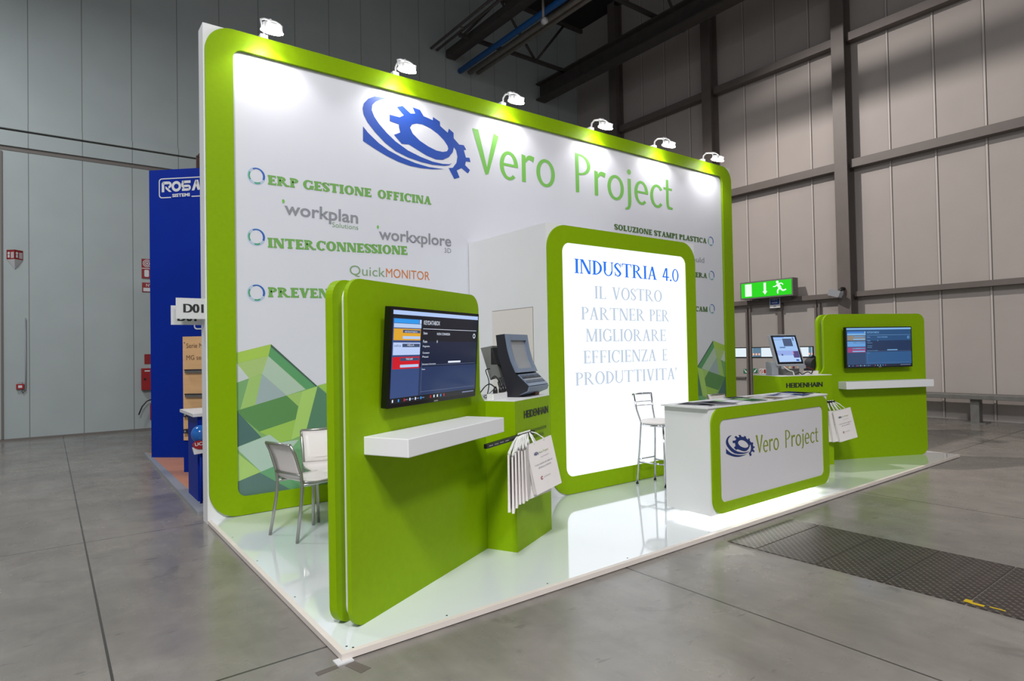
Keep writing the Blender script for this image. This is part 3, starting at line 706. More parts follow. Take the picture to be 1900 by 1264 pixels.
def head(name, parts):
    mb = MB()
    for (t_, st, a, b, cap, m, bo) in parts: letter(mb, t_, st, fl_, a, b, cap, M[m], .0015, bo)
    obj(name, mb, ew)
head('heading_lettering', [('ERP GESTIONE', 'slab', (.532, 2.998), (1.545, 3.018), .088, 'txt_head', 0), ('OFFICINA', 'slab', (1.612, 3.02), (2.235, 3.03), .088, 'txt_head', 0)])
head('heading_lettering', [('INTERCONNESSIONE', 'slab', (.525, 2.418), (1.94, 2.462), .092, 'txt_head', 0)])
head('heading_lettering', [('PREVENTIVAZIONE', 'slab', (.522, 1.965), (1.86, 1.99), .092, 'txt_head', 0)])
head('product_lettering', [('workplan', 'sans', (.675, 2.745), (1.397, 2.735), .122, 'txt_grey', .018), ('Solutions', 'sans', (1.13, 2.672), (1.397, 2.672), .05, 'txt_sage', 0), ('.', 'sans', (.655, 2.85), (.68, 2.85), .17, 'txt_green', .02)])
head('product_lettering', [('workxplore', 'sans', (1.618, 2.60), (2.478, 2.60), .122, 'txt_grey', .018), ('3D', 'sans', (2.39, 2.525), (2.475, 2.525), .055, 'txt_grey', 0), ('.', 'sans', (1.597, 2.71), (1.62, 2.71), .17, 'txt_green', .02)])
head('product_lettering', [('Quick', 'sans', (1.30, 2.218), (1.68, 2.216), .10, 'txt_sage', 0), ('MONITOR', 'sans', (1.69, 2.216), (2.20, 2.21), .096, 'txt_orange', 0)])
head('heading_lettering', [('SOLUZIONE STAMPI PLASTICA', 'slab', (5.068, 3.058), (7.135, 3.055), .078, 'txt_dgreen', 0)])
head('product_lettering', [('VISI Mould', 'sans', (6.25, 2.735), (7.065, 2.748), .085, 'txt_grey', 0)])
head('heading_lettering', [('SOLUZIONE LAMIERA', 'slab', (5.66, 2.505), (7.125, 2.51), .078, 'txt_dgreen', 0)])
head('heading_lettering', [('SOLUZIONE CAM', 'slab', (6.0, 1.985), (7.12, 1.985), .078, 'txt_dgreen', 0)])
def bullet(x, z, r):
    mb = MB().polys(q_ring(x, z, r, r, r * .93, r * .93), M['ring_pale'], fl_, .0010)
    mb.polys(q_ring(x + r * .03, z + r * .02, r * .93, r * .93, r * .70, r * .80, -25, 120), M['ring_blue'], fl_, .0014)
    mb.polys(q_ring(x, z, r * .90, r * .90, r * .72, r * .72, 150, 215), M['ring_green'], fl_, .0014).polys(q_ring(x, z, r * .92, r * .92, r * .74, r * .74, 255, 300), M['ring_green'], fl_, .0014)
    mb.polys(q_ring(x, z, r * .84, r * .84, r * .76, r * .76, 120, 330), M['ring_pale'], fl_, .0012)
    obj('bullet_ring', mb, ew)
for x, z in ((.432, 3.06), (.425, 2.505), (.42, 2.0)): bullet(x, z, .078)
for x, z in ((7.245, 3.10), (7.245, 2.56), (7.235, 2.035)): bullet(x, z, .075)
MUR = [('base', (132, 176, 108), [(.19, 1.46), (.543, 1.537), (.965, 1.134), (1.19, 1.187), (1.6, .95), (2.2, .75), (2.6, .5), (2.6, .15), (.19, .15)]),
('lime', (166, 200, 84), [(0.19,1.46),(0.543,1.537),(0.517,1.429),(0.19,1.366)]), ('edge', (92, 156, 104), [(0.543,1.537),(0.965,1.134),(0.858,1.109),(0.517,1.429)]), ('shade', (70, 96, 84), [(0.543,1.537),(0.965,1.134),(0.951,1.127),(0.538,1.515)]),
('palegreen', (176, 198, 178), [(0.517,1.429),(0.849,1.109),(0.675,1.062),(0.461,1.269)]), ('leaf', (168, 196, 120), [(0.19,1.366),(0.248,1.368),(0.517,1.429),(0.461,1.269),(0.349,1.234)]), ('pale', (198, 206, 208), [(0.19,1.394),(0.349,1.234),(0.188,1.194)]),
('mid', (122, 168, 112), [(0.188,1.194),(0.349,1.234),(0.272,0.961),(0.185,0.946)]), ('leaf2', (160, 196, 112), [(0.349,1.234),(0.466,1.267),(0.398,0.994),(0.272,0.961)]), ('blue', (158, 176, 178), [(0.461,1.269),(0.675,1.062),(0.398,0.994)]),
('dark', (92, 142, 84), [(0.213,0.949),(0.675,1.062),(0.876,0.863),(0.431,0.752)]), ('darkest', (78, 112, 108), [(0.185,0.967),(0.447,0.7),(0.182,0.629)]), ('dark2', (104, 150, 84), [(0.182,0.629),(0.447,0.7),(0.487,0.663),(0.182,0.599)]), ('lime2', (156, 196, 88), [(0.431,0.752),(0.784,0.842),(0.712,0.651),(0.611,0.636)]),
('stripe', (170, 208, 110), [(0.813,1.089),(0.965,1.134),(0.843,0.694),(0.712,0.651)]), ('leaf3', (160, 196, 108), [(0.675,1.062),(0.822,1.092),(0.785,0.95)]), ('dark3', (88, 132, 104), [(0.965,1.134),(1.147,0.97),(1.143,0.689),(0.843,0.694)]), ('lime3', (154, 196, 84), [(0.965,1.139),(1.188,1.187),(1.184,0.959)]),
('pale2', (178, 202, 188), [(0.182,0.629),(0.52,0.717),(0.611,0.636),(0.781,0.644),(0.575,0.432),(0.443,0.388)]), ('limelight', (172, 206, 116), [(0.182,0.594),(0.443,0.388),(0.179,0.327)]), ('bottom', (92, 122, 116), [(0.179,0.327),(0.427,0.387),(0.706,0.176),(0.267,0.15),(0.19,0.15)]), ('teal', (106, 164, 118), [(0.427,0.387),(0.575,0.432),(0.81,0.178),(0.706,0.176)]),
('teal2', (120, 176, 124), [(0.575,0.432),(0.843,0.694),(1.143,0.689),(1.135,0.15),(0.81,0.178)]), ('far', (96, 140, 100), [(1.19, 1.187), (1.6, .95), (1.4, .4), (1.143, .689)]), ('far2', (158, 196, 104), [(1.6, .95), (2.2, .75), (2.0, .3), (1.4, .4)])]
for mirror in (False, True):
    mb = MB()
    for k, (nm, col, P) in enumerate(MUR):
        key = 'mural_' + nm
        if key not in M: M[key] = mat('mural_' + nm + '_facet', col, 0.45)
        P2 = [((7.782 - x if mirror else x), max(z, .19)) for x, z in P]
        mb.flat([(min(max(x, .23), 7.55), z) for x, z in P2], .0004 + .00006 * k, M[key], fl_)
    obj('facet_mural', mb, ew)

# ---- arm spotlights along the top of the wall
M['lamp_white'] = mat('white_lamp_housing', (214, 214, 218), 0.4)
M['lamp_glow'] = emis('halogen_glow', (255, 252, 246), 30.0)
names = ['first spotlight from the left on the wall top, above the white wall corner', 'second spotlight from the left on the wall top, above the gear emblem', 'third spotlight from the left on the wall top, above the letter V', 'fourth spotlight from the left on the wall top', 'fifth spotlight from the left on the wall top', 'last spotlight on the wall top, at its right end']
def make_spot():
    t = thing('spotlight', 'white arm ' + names[0], 'spotlight', (0, 0, 0), 0, 'arm spotlights on the stand wall')
    obj('clamp', MB().box2((-.035, -.02, 0), (.035, .05, .05), M['lamp_white']), t, .004)
    obj('arm', MB().tube([(0, .0, .03), (0, -.01, .10), (0, -.06, .125), (0, -.22, .09)], .011, M['lamp_white']), t)
    obj('yoke', MB().tube([(-.085, -.26, -.01), (-.085, -.22, .07), (-.05, -.21, .09), (.05, -.21, .09), (.085, -.22, .07), (.085, -.26, -.01)], .008, M['lamp_white']), t)
    f = Frame((0, -.26, -.02), (1, 0, 0), (0, .95, .31), (0, .31, -.95))
    obj('head', MB().prism(rrect(-.078, -.06, .078, .06, .02, 4), -.05, .012, M['lamp_white'], f), t)
    l = obj('lens', MB().lathe([(.096, .006), (.095, .018), (.070, .028), (.030, .032), (0, .033)], M['lamp_glow'], f, 18), t)
    return t
sp = None
for k, x in enumerate((.515, 1.84, 3.235, 4.69, 5.96, 7.12)):
    if sp is None: sp = make_spot(); sp.location = (x, 2.98, ZT); o = sp
    else: o = dup(sp, (x, 2.98, ZT), 0, 'white arm ' + names[k])
    l = D.lights.new('halogen_beam', 'SPOT'); l.energy = 16; l.spot_size = R(124); l.spot_blend = .5; l.shadow_soft_size = .035; l.color = (1.0, .97, .96)
    lo = D.objects.new('halogen_beam', l); COL.objects.link(lo); lo.location = (x, 2.98 - .246, ZT - .064)
    lo.rotation_euler = Vector((0, .42, -.9)).to_track_quat('-Z', 'Y').to_euler()

# ---- light box tower
lx0, lx1, lzt = 2.70, 4.975, 2.65
lb = thing('light_box_tower', 'white tower with a glowing advertising panel in a rounded green frame', 'light box', (3.84, 2.3, H))
obj('body', MB().box2((lx0, 1.63, H), (lx1, 2.955, lzt), M['white']), lb)
obj('front_board', MB().prism(rect(lx0, H, lx1, lzt), 0, .012, M['white'], front(1.63)), lb)
obj('green_frame', MB().prism(rrect(lx0 + .004, H + .004, lx1 - .004, lzt - .004, .235, 12), 0, .016, M['green'], front(1.618), None, [rrect(2.893, .205, 4.795, 2.478, .095, 10)]), lb)
M['lightpanel'] = emis('backlit_white_panel', (246, 251, 255), 1.2, 0.25, (.12, .12, .12))
fb = front(1.612)
obj('lit_panel', MB().prism(rrect(2.893, .205, 4.795, 2.478, .095, 10), -.004, .001, M['lightpanel'], fb), lb)
M['lit_blue'] = emis('backlit_blue_lettering', (22, 114, 234), 1.0, .4, (.01, .02, .06))
M['lit_grey'] = emis('backlit_pale_grey_lettering', (188, 203, 220), 1.0, .4, (.05, .05, .05))
obj('headline_lettering', letter(MB(), 'INDUSTRIA', 'serif', fb, (3.056, 2.188), (4.29, 2.186), .143, M['lit_blue'], .003), lb)
obj('headline_lettering', letter(MB(), '4.0', 'serif', fb, (4.385, 2.186), (4.668, 2.184), .143, M['lit_blue'], .003), lb)
for words_, z in (((('IL', 3.322, 3.487), ('VOSTRO', 3.575, 4.368)), 1.946), ((('PARTNER', 3.132, 4.08), ('PER', 4.15, 4.487)), 1.730), ((('MIGLIORARE', 3.19, 4.42),), 1.512), ((('EFFICIENZA', 3.15, 4.25), ('E', 4.35, 4.437)), 1.294), ((("PRODUTTIVITA'", 3.036, 4.60),), 1.081)):
    for w_, a, b in words_: obj('slogan_lettering', letter(MB(), w_, 'serif', fb, (a, z), (b, z), .128, M['lit_grey'], .003), lb)
fh = Frame((lx0, 0, 0), (0, 1, 0), (0, 0, 1), (-1, 0, 0))
M['hatch'] = mat('cream_hatch_door', (221, 214, 209), 0.5); M['groove'] = mat('dark_groove', (130, 120, 112), 0.7)
hd = obj('hatch_door', MB().prism(rect(1.835, .12, 2.513, 1.855), 0, .004, M['hatch'], fh), lb)
obj('groove', MB().prism(rect(1.829, .115, 2.517, 1.861), 0, .0015, M['groove'], fh), lb)

# ---- the two angled display panels
def kiosk_frame(o, ang): a = R(ang); return Vector((o[0], o[1], 0)), Vector((math.cos(a), math.sin(a), 0)), Vector((math.sin(a), -math.cos(a), 0))
class Kiosk:
    def __init__(s, o, ang):
        s.o, s.u, s.n = kiosk_frame(o, ang); s.face = Frame(s.o, s.u, (0, 0, 1), s.n); s.ang = ang
        s.side = Frame(s.o, s.n, (0, 0, 1), s.u)            # a = outwards, b = up, c = along
        s.top = Frame(s.o, s.u, s.n, (0, 0, 1))              # a = along, b = outwards, c = up
    def __call__(s, a, n, z): return s.o + s.u * a + s.n * n + Vector((0, 0, z))
KL, KR = Kiosk((.182, .186), 26.43), Kiosk((6.477, .834), -24.9)
def fillet_board(a0, a1, zt, ext, zlow, r, rc, mirror):
    """upright board with rounded corners; on one side it steps out through a concave sweep to carry the plinth"""
    P = []
    def arc(cx, cy, r_, s, e, n=8):
        for i in range(n + 1): t = R(s + (e - s) * i / n); P.append((cx + r_ * math.cos(t), cy + r_ * math.sin(t)))
    arc(a0 + r, H + r, r, 180, 270)
    P.append((ext, H)); P.append((ext, zlow)); 
    arc(a1 + rc, zlow + rc, rc, 270, 180)
    arc(a1 - r, zt - r, r, 0, 90); arc(a0 + r, zt - r, r, 90, 180)
    if mirror: P = [(-x, z) for x, z in P][::-1]
    return P
def display_panel(K, a0, a1, zt, ext, mirror, label, shelf):
    t = thing('display_panel', label, 'display panel', K((a0 + a1) / 2 * (-1 if mirror else 1), -.07, H), R(K.ang), 'angled green display panels')
    b = fillet_board(a0, a1, zt, ext, 1.062, .10, .13, mirror)
    core = fillet_board(a0 + .07, a1 - .05, zt - .02, ext - .02, 1.0, .09, .13, mirror)
    obj('front_board', MB().prism(b, -.026, 0, M['green'], K.face), t)
    obj('core', MB().prism([(x, z - .0) for x, z in core], -.10, -.026, M['white'], K.face), t)
    obj('back_board', MB().prism(b, -.148, -.10, M['green'], K.face), t)
    a, b_, d, z0, z1 = shelf
    obj('shelf', MB().box2((a, z0, 0), (b_, z1, d), M['white'], K.face), t, .004)
    return t
display_panel(KL, -.055, 1.29, 1.825, 1.76, False, 'left lime green display panel carrying a large television and a white shelf', (.052, 1.10, .285, .905, 1.0))
display_panel(KR, -1.425, .04, 1.808, .60, True, 'right lime green display panel carrying a smaller looking television and a white shelf', (.143, 1.393, .145, .895, .985))

# ---- green plinths beside the panels
def plinth(K, a0, a1, full, label, lines):
    t = thing('plinth', label, 'plinth', K((a0 + a1) / 2, .1, H), R(K.ang), 'green equipment plinths')
    ztop = 1.085
    obj('body', MB().box2((a0, H, .001), (a1, ztop - .005, .235), M['green'], K.face).box2((full[0], H, -.30), (full[1], ztop - .005, .001), M['green'], K.face), t)
    obj('top', MB().box2((a0 - .001, ztop - .005, -.30), (a1 + .001, ztop, .236), M['white'], K.face), t)
    fk = K.face.shift(c=.2365)
    for (tx, a, b, z, cap, bo, m) in lines: obj('plinth_lettering', letter(MB(), tx, 'sans', fk, (a, z), (b, z), cap, M[m], .0012, 0, bo), t)
    return t
pL = plinth(KL, 1.362, 1.972, (1.762, 1.972), 'green plinth of the left panel, carrying a dark machine control', [('HEIDENHAIN', 1.505, 1.937, .948, .058, .0042, 'txt_black'), ('Interconnessione', 1.53, 1.90, .835, .034, .0, 'txt_plinth'), ('e usabilità', 1.59, 1.845, .787, .034, .0, 'txt_plinth')])
pR = plinth(KR, -.812, -.135, (-.812, -.602), 'green plinth of the right panel, carrying a tilted touch screen', [('HEIDENHAIN', -.742, -.268, .948, .058, .0042, 'txt_black'), ('Interconnessione', -.735, -.30, .865, .034, .0, 'txt_plinth')])
obj('hanging_rail', MB().box2((.905, .822, .239), (1.63, .85, .262), M['black'], KL.face), pL)
for a in (.93, 1.005, 1.08, 1.155, 1.575): obj('rail_slot', MB().box2((a, .833, .2625), (a + .052, .839, .2635), M['lightgrey'], KL.face), pL)
obj('hanging_rail', MB().box2((-.45, .757, .239), (-.125, .781, .268), M['black'], KR.face), pR)

# ---- televisions
def ui(F, w, h, blue, key):
    """lit desktop picture: side column of cards, header, fields, rules and a task bar"""
    def e(nm, c, s=1.0):
        k = key + nm
        if k not in M: M[k] = emis('screen_' + k, c, s, 0.12)
        return M[k]
    mb = MB(); U = lambda x, y: (x * w, (1 - y) * h)
    def r(x0, y0, x1, y1, c, lift=.0006): mb.flat([U(x0, y0), U(x0, y1), U(x1, y1), U(x1, y0)][::1], lift, c, F)
    bg0 = e('night', (12, 16, 30) if not blue else (34, 74, 118)); bg1 = e('dusk', (34, 52, 92) if not blue else (40, 84, 132)); bg2 = e('deep', (18, 28, 56) if not blue else (24, 46, 82))
    r(0, 0, 1, 1, bg0, .0002); r(0, .33, 1, .62, bg2, .0003); r(0, .62, 1, .94, bg1, .0003)
    r(0, 0, 1, .045, e('bar', (176, 200, 244) if not blue else (124, 172, 222)))
    r(0, .085, .285, .94, e('col', (52, 74, 124) if not blue else (40, 66, 104)), .0004)
    r(.01, .09, .265, .135, e('azure', (44, 150, 236) if not blue else (60, 124, 206))); r(.27, .09, .29, .135, e('pale', (180, 204, 240) if not blue else (120, 176, 224)))
    r(.01, .14, .29, .185, e('pale', (0, 0, 0)))
    y = .195
    r(.01, y, .285, y + .125, e('amber', (222, 164, 40) if not blue else (140, 128, 110))); r(.10, y + .012, .28, y + .045, e('slate', (60, 76, 110) if not blue else (90, 130, 180)), .0008); r(.10, y + .08, .28, y + .11, e('pale', (0, 0, 0)), .0008)
    y = .345; r(.01, y, .285, y + .135, e('card', (186, 206, 246) if not blue else (98, 154, 214))); r(.10, y + .012, .28, y + .05, e('slate', (0, 0, 0)), .0008)
    y = .50; r(.01, y, .285, y + .13, e('crimson', (204, 18, 34) if not blue else (150, 60, 110))); r(.085, y + .012, .28, y + .045, e('slate', (0, 0, 0)), .0008); r(.085, y + .085, .275, y + .115, e('pale', (0, 0, 0)), .0008)
    wh = e('white', (226, 234, 250) if not blue else (120, 176, 226))
    r(.31, .185, .985, .190, wh); r(.31, .60, .985, .603, e('rule', (110, 126, 160))); r(.31, .90, .985, .903, e('rule', (110, 126, 160))); r(.31, .56, .312, .92, e('rule', (0, 0, 0)))
    r(.62, .565, .78, .587, wh)
    for q in q_ring(.955 * w, (1 - .255) * h, .017 * w, .017 * w, .011 * w, .011 * w): mb.flat(q, .0008, wh, F)
    if True:
        L = lambda tx, x0, x1, yb, cap, m=wh: letter(mb, tx, 'sans', F, U(x0, yb), U(x1, yb), cap * h, m, .0009)
        L('KEYDATABOX', .315, .50, .14, .05); L('Stato', .315, .36, .25, .03); L('NON CONNESSA', .47, .63, .255, .03); L('Fase', .315, .36, .345, .032); L('0', .47, .482, .345, .03); L('Programma', .315, .39, .395, .022)
        L('Contatori', .315, .39, .47, .022); L('Pezzi', .315, .38, .515, .022); L('KEYDATABOX', .12, .25, .235, .018); L('HELLA', .15, .22, .383, .022); L('selca', .02, .085, .39, .028, e('slate', (0, 0, 0))); L('TNC640', .14, .21, .535, .022)
        L('Informazioni di lavorazione', .315, .47, .597, .018); L('Note', .315, .35, .655, .016)
    r(0, .94, 1, 1, e('task', (14, 16, 24) if not blue else (20, 30, 52)), .0007)
    for k in range(11):
        c = (wh, e('azure', (0, 0, 0)), e('crimson', (0, 0, 0)), wh)[k % 4]; x = .02 + k * .058 if k < 6 else .42 + (k - 6) * .04
        r(x, .955, x + .012, .985, c, .001)
        if k < 6 and k > 1: r(x + .016, .965, x + .045, .975, e('rule', (0, 0, 0)), .001)
    r(.82, .96, .98, .975, e('rule', (0, 0, 0)), .001)
    return mb
def television(K, a0, a1, z0, z1, nb, nt_, blue, label, key, bez):
    tilt = math.atan2(nt_ - nb, z1 - z0); up = (Vector((0, 0, 1)) * math.cos(tilt) + K.n * math.sin(tilt)); nn = K.n * math.cos(tilt) - Vector((0, 0, 1)) * math.sin(tilt)
    o = K((a0 + a1) / 2, nb, z0); w, h = a1 - a0, (z1 - z0) / math.cos(tilt)
    t = thing('television', label, 'television', o, R(K.ang), 'televisions on the green panels')
    F = Frame(K(a0, nb, z0), K.u, up, nn)
    obj('casing', MB().prism(rrect(0, 0, w, h, .006, 3), -.038, 0, M['bezel'], F), t)
    l, b, r_, tp = bez
    Fs = Frame(F(l, b, .0005), K.u, up, nn)
    obj('screen', ui(Fs, w - l - r_, h - b - tp, blue, key), t)
    obj('badge', MB().prism(rect(w / 2 - .02, .004, w / 2 + .02, .011), 0, .002, M['lightgrey'], F), t)
    obj('wall_mount', MB().box2((a0 + w * .3, z0 + h * .35, 0.001), (a0 + w * .7, z0 + h * .65, min(nb, nt_) - .002), M['black'], K.face), t)
    return t
television(KL, .169, 1.118, 1.134, 1.684, .060, .100, False, 'large black television on the left green panel showing a bright interface', 'a', (.024, .022, .012, .018))
television(KR, .196, 1.146, 1.147, 1.644, .085, .085, True, 'black television on the right green panel with bluish reflections on its picture', 'b', (.012, .012, .012, .012))

# ---- paper bags hanging from the rails
def make_bag(label, prnt=True, w=.235, h=.355):
    t = thing('paper_bag', label, 'bag', (0, 0, 0), 0)
    d = .035 if prnt else .016
    F = Frame((0, 0, 0), (1, 0, 0), (0, 0, 1), (0, -1, 0))      # origin at the centre of the top edge
    mb = MB(); P = lambda x, y, z: (x, y, z)
    vs = [(-w / 2, -.004, 0), (w / 2, -.004, 0), (w / 2, .006, 0), (-w / 2, .006, 0), (-w / 2, -d / 2, -h), (w / 2, -d / 2, -h), (w / 2, d / 2, -h), (-w / 2, d / 2, -h),
          (-w / 2 + .008, .001, -h * .55), (w / 2 - .008, .001, -h * .55)]
    mb.add(vs, [(0, 1, 5, 4), (2, 3, 7, 6), (4, 5, 6, 7), (0, 4, 8), (3, 0, 8), (7, 3, 8), (4, 7, 8), (1, 9, 5), (2, 9, 1), (6, 9, 2), (5, 9, 6)], M['paper'])
    obj('bag_body', mb, t)
    if prnt:
        Fp = Frame((0, -.0045, 0), (1, 0, 0), (0, (d / 2 - .004) / h, 1), (0, -1, 0)).shift(c=.0022)
        pm = MB(); z = -.085
        emblem(pm, Fp, emblem_box(-.068, z - .006, .04, .026), M['logo_navy'], .0016); letter(pm, 'Vero Project', 'sans', Fp, (-.025, z), (.062, z), .014, M['txt_olive'], .0016)
        letter(pm, 'www.veroproject.it', 'sans', Fp, (-.018, -.115), (.06, -.115), .007, M['txt_grey'], .0016)
        letter(pm, 'Il vostro partner per migliorare', 'sans', Fp, (-.08, -.16), (.08, -.16), .0105, M['txt_grey'], .0016, .01); letter(pm, 'efficienza e produttività', 'sans', Fp, (-.055, -.185), (.06, -.185), .0105, M['txt_grey'], .0016, .01)
        pm.polys(q_ring(-.045, -.255, .011, .011, .006, .006, 40, 320), M['red'], Fp, .0016); letter(pm, 'QuickMONITOR', 'sans', Fp, (-.03, -.258), (.035, -.258), .008, M['txt_grey'], .0016)
        obj('bag_print', pm, t)
    return t
def hang(t, K, a, n, z, yaw, tilt):
    t.location = K(a, n, z); t.rotation_euler = (Matrix.Rotation(R(yaw), 4, 'Z') @ Matrix.Rotation(R(-tilt), 4, 'Y')).to_euler(); return t
def handles(t, K, a, n_, z):
    """two cord loops from the bag's mouth up over the rail"""
    m = parent_matrix(t); top = K(a, n_, z)
    for k, yy in enumerate((-.004, .005)):
        e = K.u * (.006 + .006 * k); p = m @ Vector((-.045, yy, -.012)); q = m @ Vector((.045, yy, -.012)); p2 = m @ Vector((-.043, yy, .008)); q2 = m @ Vector((.043, yy, .008))
        c = [p, p2, p2.lerp(top, .55) - e * 1.5, top - e - Vector((0, 0, .012)), top - e * .4, top + e * .4, top + e - Vector((0, 0, .012)), q2.lerp(top, .55) + e * 1.5, q2, q]
        obj('handle', MB().tube(c, .0036, M['cord'], 6), t)
bag = make_bag('printed white paper bag hanging frontmost on the left plinth rail')
plain = make_bag('plain white paper bag at the far left end of the left plinth rail', False)
bag['group'] = plain['group'] = 'paper bags on the left plinth'
lab = ['plain white paper bag second from the left on the left plinth rail', 'plain white paper bag third from the left on the left plinth rail', 'plain white paper bag fourth from the left on the left plinth rail', 'plain white paper bag fifth from the left on the left plinth rail', 'plain white paper bag sixth from the left on the left plinth rail']
b2 = dup(bag, (0, 0, 0), 0, 'printed white paper bag just behind the frontmost one on the left plinth rail')
hang_l = [(plain, 1.10, .32, .765, 50, -6)] + [(dup(plain, (0, 0, 0), 0, lab[k]), 1.145 + .047 * k, .325 + .003 * k, (.75, .775, .79, .785, .79)[k], 50 - 1.5 * k, -3 + 3 * k) for k in range(5)] + [(b2, 1.455, .315, .765, 2, 8), (bag, 1.46, .365, .803, 0, 13)]
for k, (b_, a, n_, z, yaw, tl) in enumerate(hang_l):
    hang(b_, KL, a, n_, z, yaw, tl); handles(b_, KL, 1.38 + .026 * k, .252, .858)
gr = 'paper bags on the right plinth'
for k, (a, n_, z, yaw, tl, lb_) in enumerate(((-.11, .345, .683, -26, 12, 'printed white paper bag hanging frontmost at the right green panel'), (-.135, .31, .675, -26, 6, 'printed white paper bag second from the front at the right green panel'), (-.16, .275, .665, -26, 1, 'printed white paper bag rearmost at the right green panel'))):
    r_ = dup(b2, (0, 0, 0), 0, lb_, gr)
    for c in list(r_.children):
        if c.name.startswith('handle'): D.objects.remove(c)
    hang(r_, KR, a, n_, z, yaw, tl); handles(r_, KR, -.15 - .03 * k, .256, .785)

# ---- machine control on the left plinth
PT = 1.0855                                                          # plinth top
cn = thing('machine_control', 'dark upright machine control with blank screen and sloping keyboard on left plinth', 'control panel', KL(1.84, .03, PT), R(KL.ang))
SD = KL.side
prof = [(-.060, 1.555), (.012, 1.562), (.030, 1.45), (.055, 1.36), (.098, 1.268), (.112, 1.250), (.205, 1.165), (.195, 1.135), (.13, 1.105), (.125, PT), (.03, PT), (-.0, 1.25), (-.045, 1.40)]
obj('housing', MB().prism(prof, 1.655, 2.025, M['cncdark'], SD), cn)
A = [(.014, 1.562), (.032, 1.45), (.057, 1.36), (.100, 1.268)]
def curved(a0, a1, z_hi, z_lo, lift, m, c_):
    """strip of the concave front between two heights"""
    def at(z):
        for (n0, z0), (n1, z1) in zip(A[:-1], A[1:]):
            if z1 <= z <= z0: return n0 + (n1 - n0) * (z0 - z) / (z0 - z1)
        return A[-1][0]
    k = 8; vs = []; fs = []
    for i in range(k + 1):
        z = z_hi + (z_lo - z_hi) * i / k; n_ = at(z) + lift
        vs += [KL(a0, n_, z), KL(a1, n_, z), KL(a0, n_ - lift - .002, z), KL(a1, n_ - lift - .002, z)]
    for i in range(k):
        b = i * 4; fs += [(b, b + 1, b + 5, b + 4), (b + 2, b, b + 4, b + 6), (b + 1, b + 3, b + 7, b + 5)]
    fs += [(0, 2, 3, 1), (k * 4, k * 4 + 1, k * 4 + 3, k * 4 + 2)]
    return m.add(vs, fs, c_)
bz = MB()
for (a0, a1, zh, zl) in ((1.66, 2.02, 1.561, 1.515), (1.66, 2.02, 1.298, 1.269), (1.66, 1.703, 1.515, 1.298), (1.978, 2.02, 1.515, 1.298)): curved(a0, a1, zh, zl, .020, bz, M['cncblue'])
obj('screen_bezel', bz, cn)
obj('screen', curved(1.703, 1.978, 1.515, 1.298, .002, MB(), M['cncscreen']), cn)
kn = KL.n; kd = Vector((0, 0, 0)); p0, p1 = KL(1.66, .114, 1.251), KL(1.66, .207, 1.166)
Fk = Frame(p0, KL.u, (p1 - p0), None); Fk.n = KL.u.cross(Fk.v); 
if Fk.n.z < 0: Fk.n = -Fk.n
obj('keyboard_panel', MB().prism(rect(.004, .0, .356, .124), 0, .006, M['cncblue'], Fk), cn)
ky = MB()
for j in range(4):
    for i in range(12):
        ky.box2((.018 + i * .0275, .008 + j * .023, .006), (.018 + i * .0275 + .022, .008 + j * .023 + .016, .010), (M['cnckey'], M['cncdark'], M['lightgrey'])[(i * 3 + j) % 3], Fk)
obj('keys', ky, cn)
obj('front_lip', MB().prism([(.205, 1.166), (.214, 1.160), (.20, 1.128), (.13, 1.10), (.13, 1.108), (.192, 1.136)], 1.66, 2.02, M['cncblue'], SD), cn)
obj('rear_block', MB().box2((1.70, 1.33, -.13), (1.95, 1.46, -.02), M['black'], KL.face), cn)
obj('rear_cabinet', MB().prism([(-.22, 1.46), (-.12, 1.475), (-.045, 1.235), (-.14, 1.215)], 1.70, 1.93, M['greybox'], SD), cn)
obj('rear_strut', MB().box2((1.76, PT, -.10), (1.80, 1.24, -.06), M['lightgrey'], KL.face), cn)
obj('foot_block', MB().box2((1.90, PT, .10), (1.97, 1.13, .15), mat('rust_brown_block', (128, 78, 58), .6), KL.face), cn)
def power_strip(K, a, n_, z, yaw, label, L=.24, m='paint_white'):
    t = thing('power_strip', label, 'power strip', K(a, n_, z), R(K.ang + yaw))
    c, s = math.cos(R(yaw)), math.sin(R(yaw)); F = Frame(K(a, n_, z), K.u * c - K.n * s, K.u * s + K.n * c, (0, 0, 1))
    obj('strip_body', MB().prism(rrect(-L / 2, -.028, L / 2, .028, .008, 3), 0, .042, M[m], F), t, .003)
    so = MB()
    for k in range(4): so.flat(disc(-L / 2 + .045 + k * (L - .07) / 3.2, 0, .018, 12), .0425, M['greybox'], F)
    obj('sockets', so, t); return t, F
ps1, F1 = power_strip(KL, 1.49, .03, PT, 2, 'white power strip with black plugs on the left plinth')
for k, (x, hh) in enumerate(((-.03, .05), (.065, .045), (.10, .06))):
    single('plug', MB().lathe([(0, .043), (.017, .043), (.018, .062), (.008, .062 + hh * .6), (0, .062 + hh * .6)], M['black'], F1.shift(a=x), 10), ('black plug in the power strip, nearest the green panel', 'black plug in the middle of the power strip', 'black plug in the power strip, nearest the machine control')[k], 'plug', tuple(F1(x, 0, .043)), 'plugs in the left power strip')
def cable(K, pts, r, m, label, n=6):
    c = []
    P = [K(*p) for p in pts]; P = [P[0] * 2 - P[1]] + P + [P[-1] * 2 - P[-2]]
    for i in range(1, len(P) - 2):
        for j in range(n):
            t = j / n; a, b, cc, d = P[i - 1:i + 3]; c.append(0.5 * (2 * b + (cc - a) * t + (2 * a - 5 * b + 4 * cc - d) * t * t + (3 * b - a - 3 * cc + d) * t ** 3))
    c.append(P[-2]); return single('cable', MB().tube(c, r, m, 6), label, 'cable', tuple(K(pts[0][0], pts[0][1], PT)))
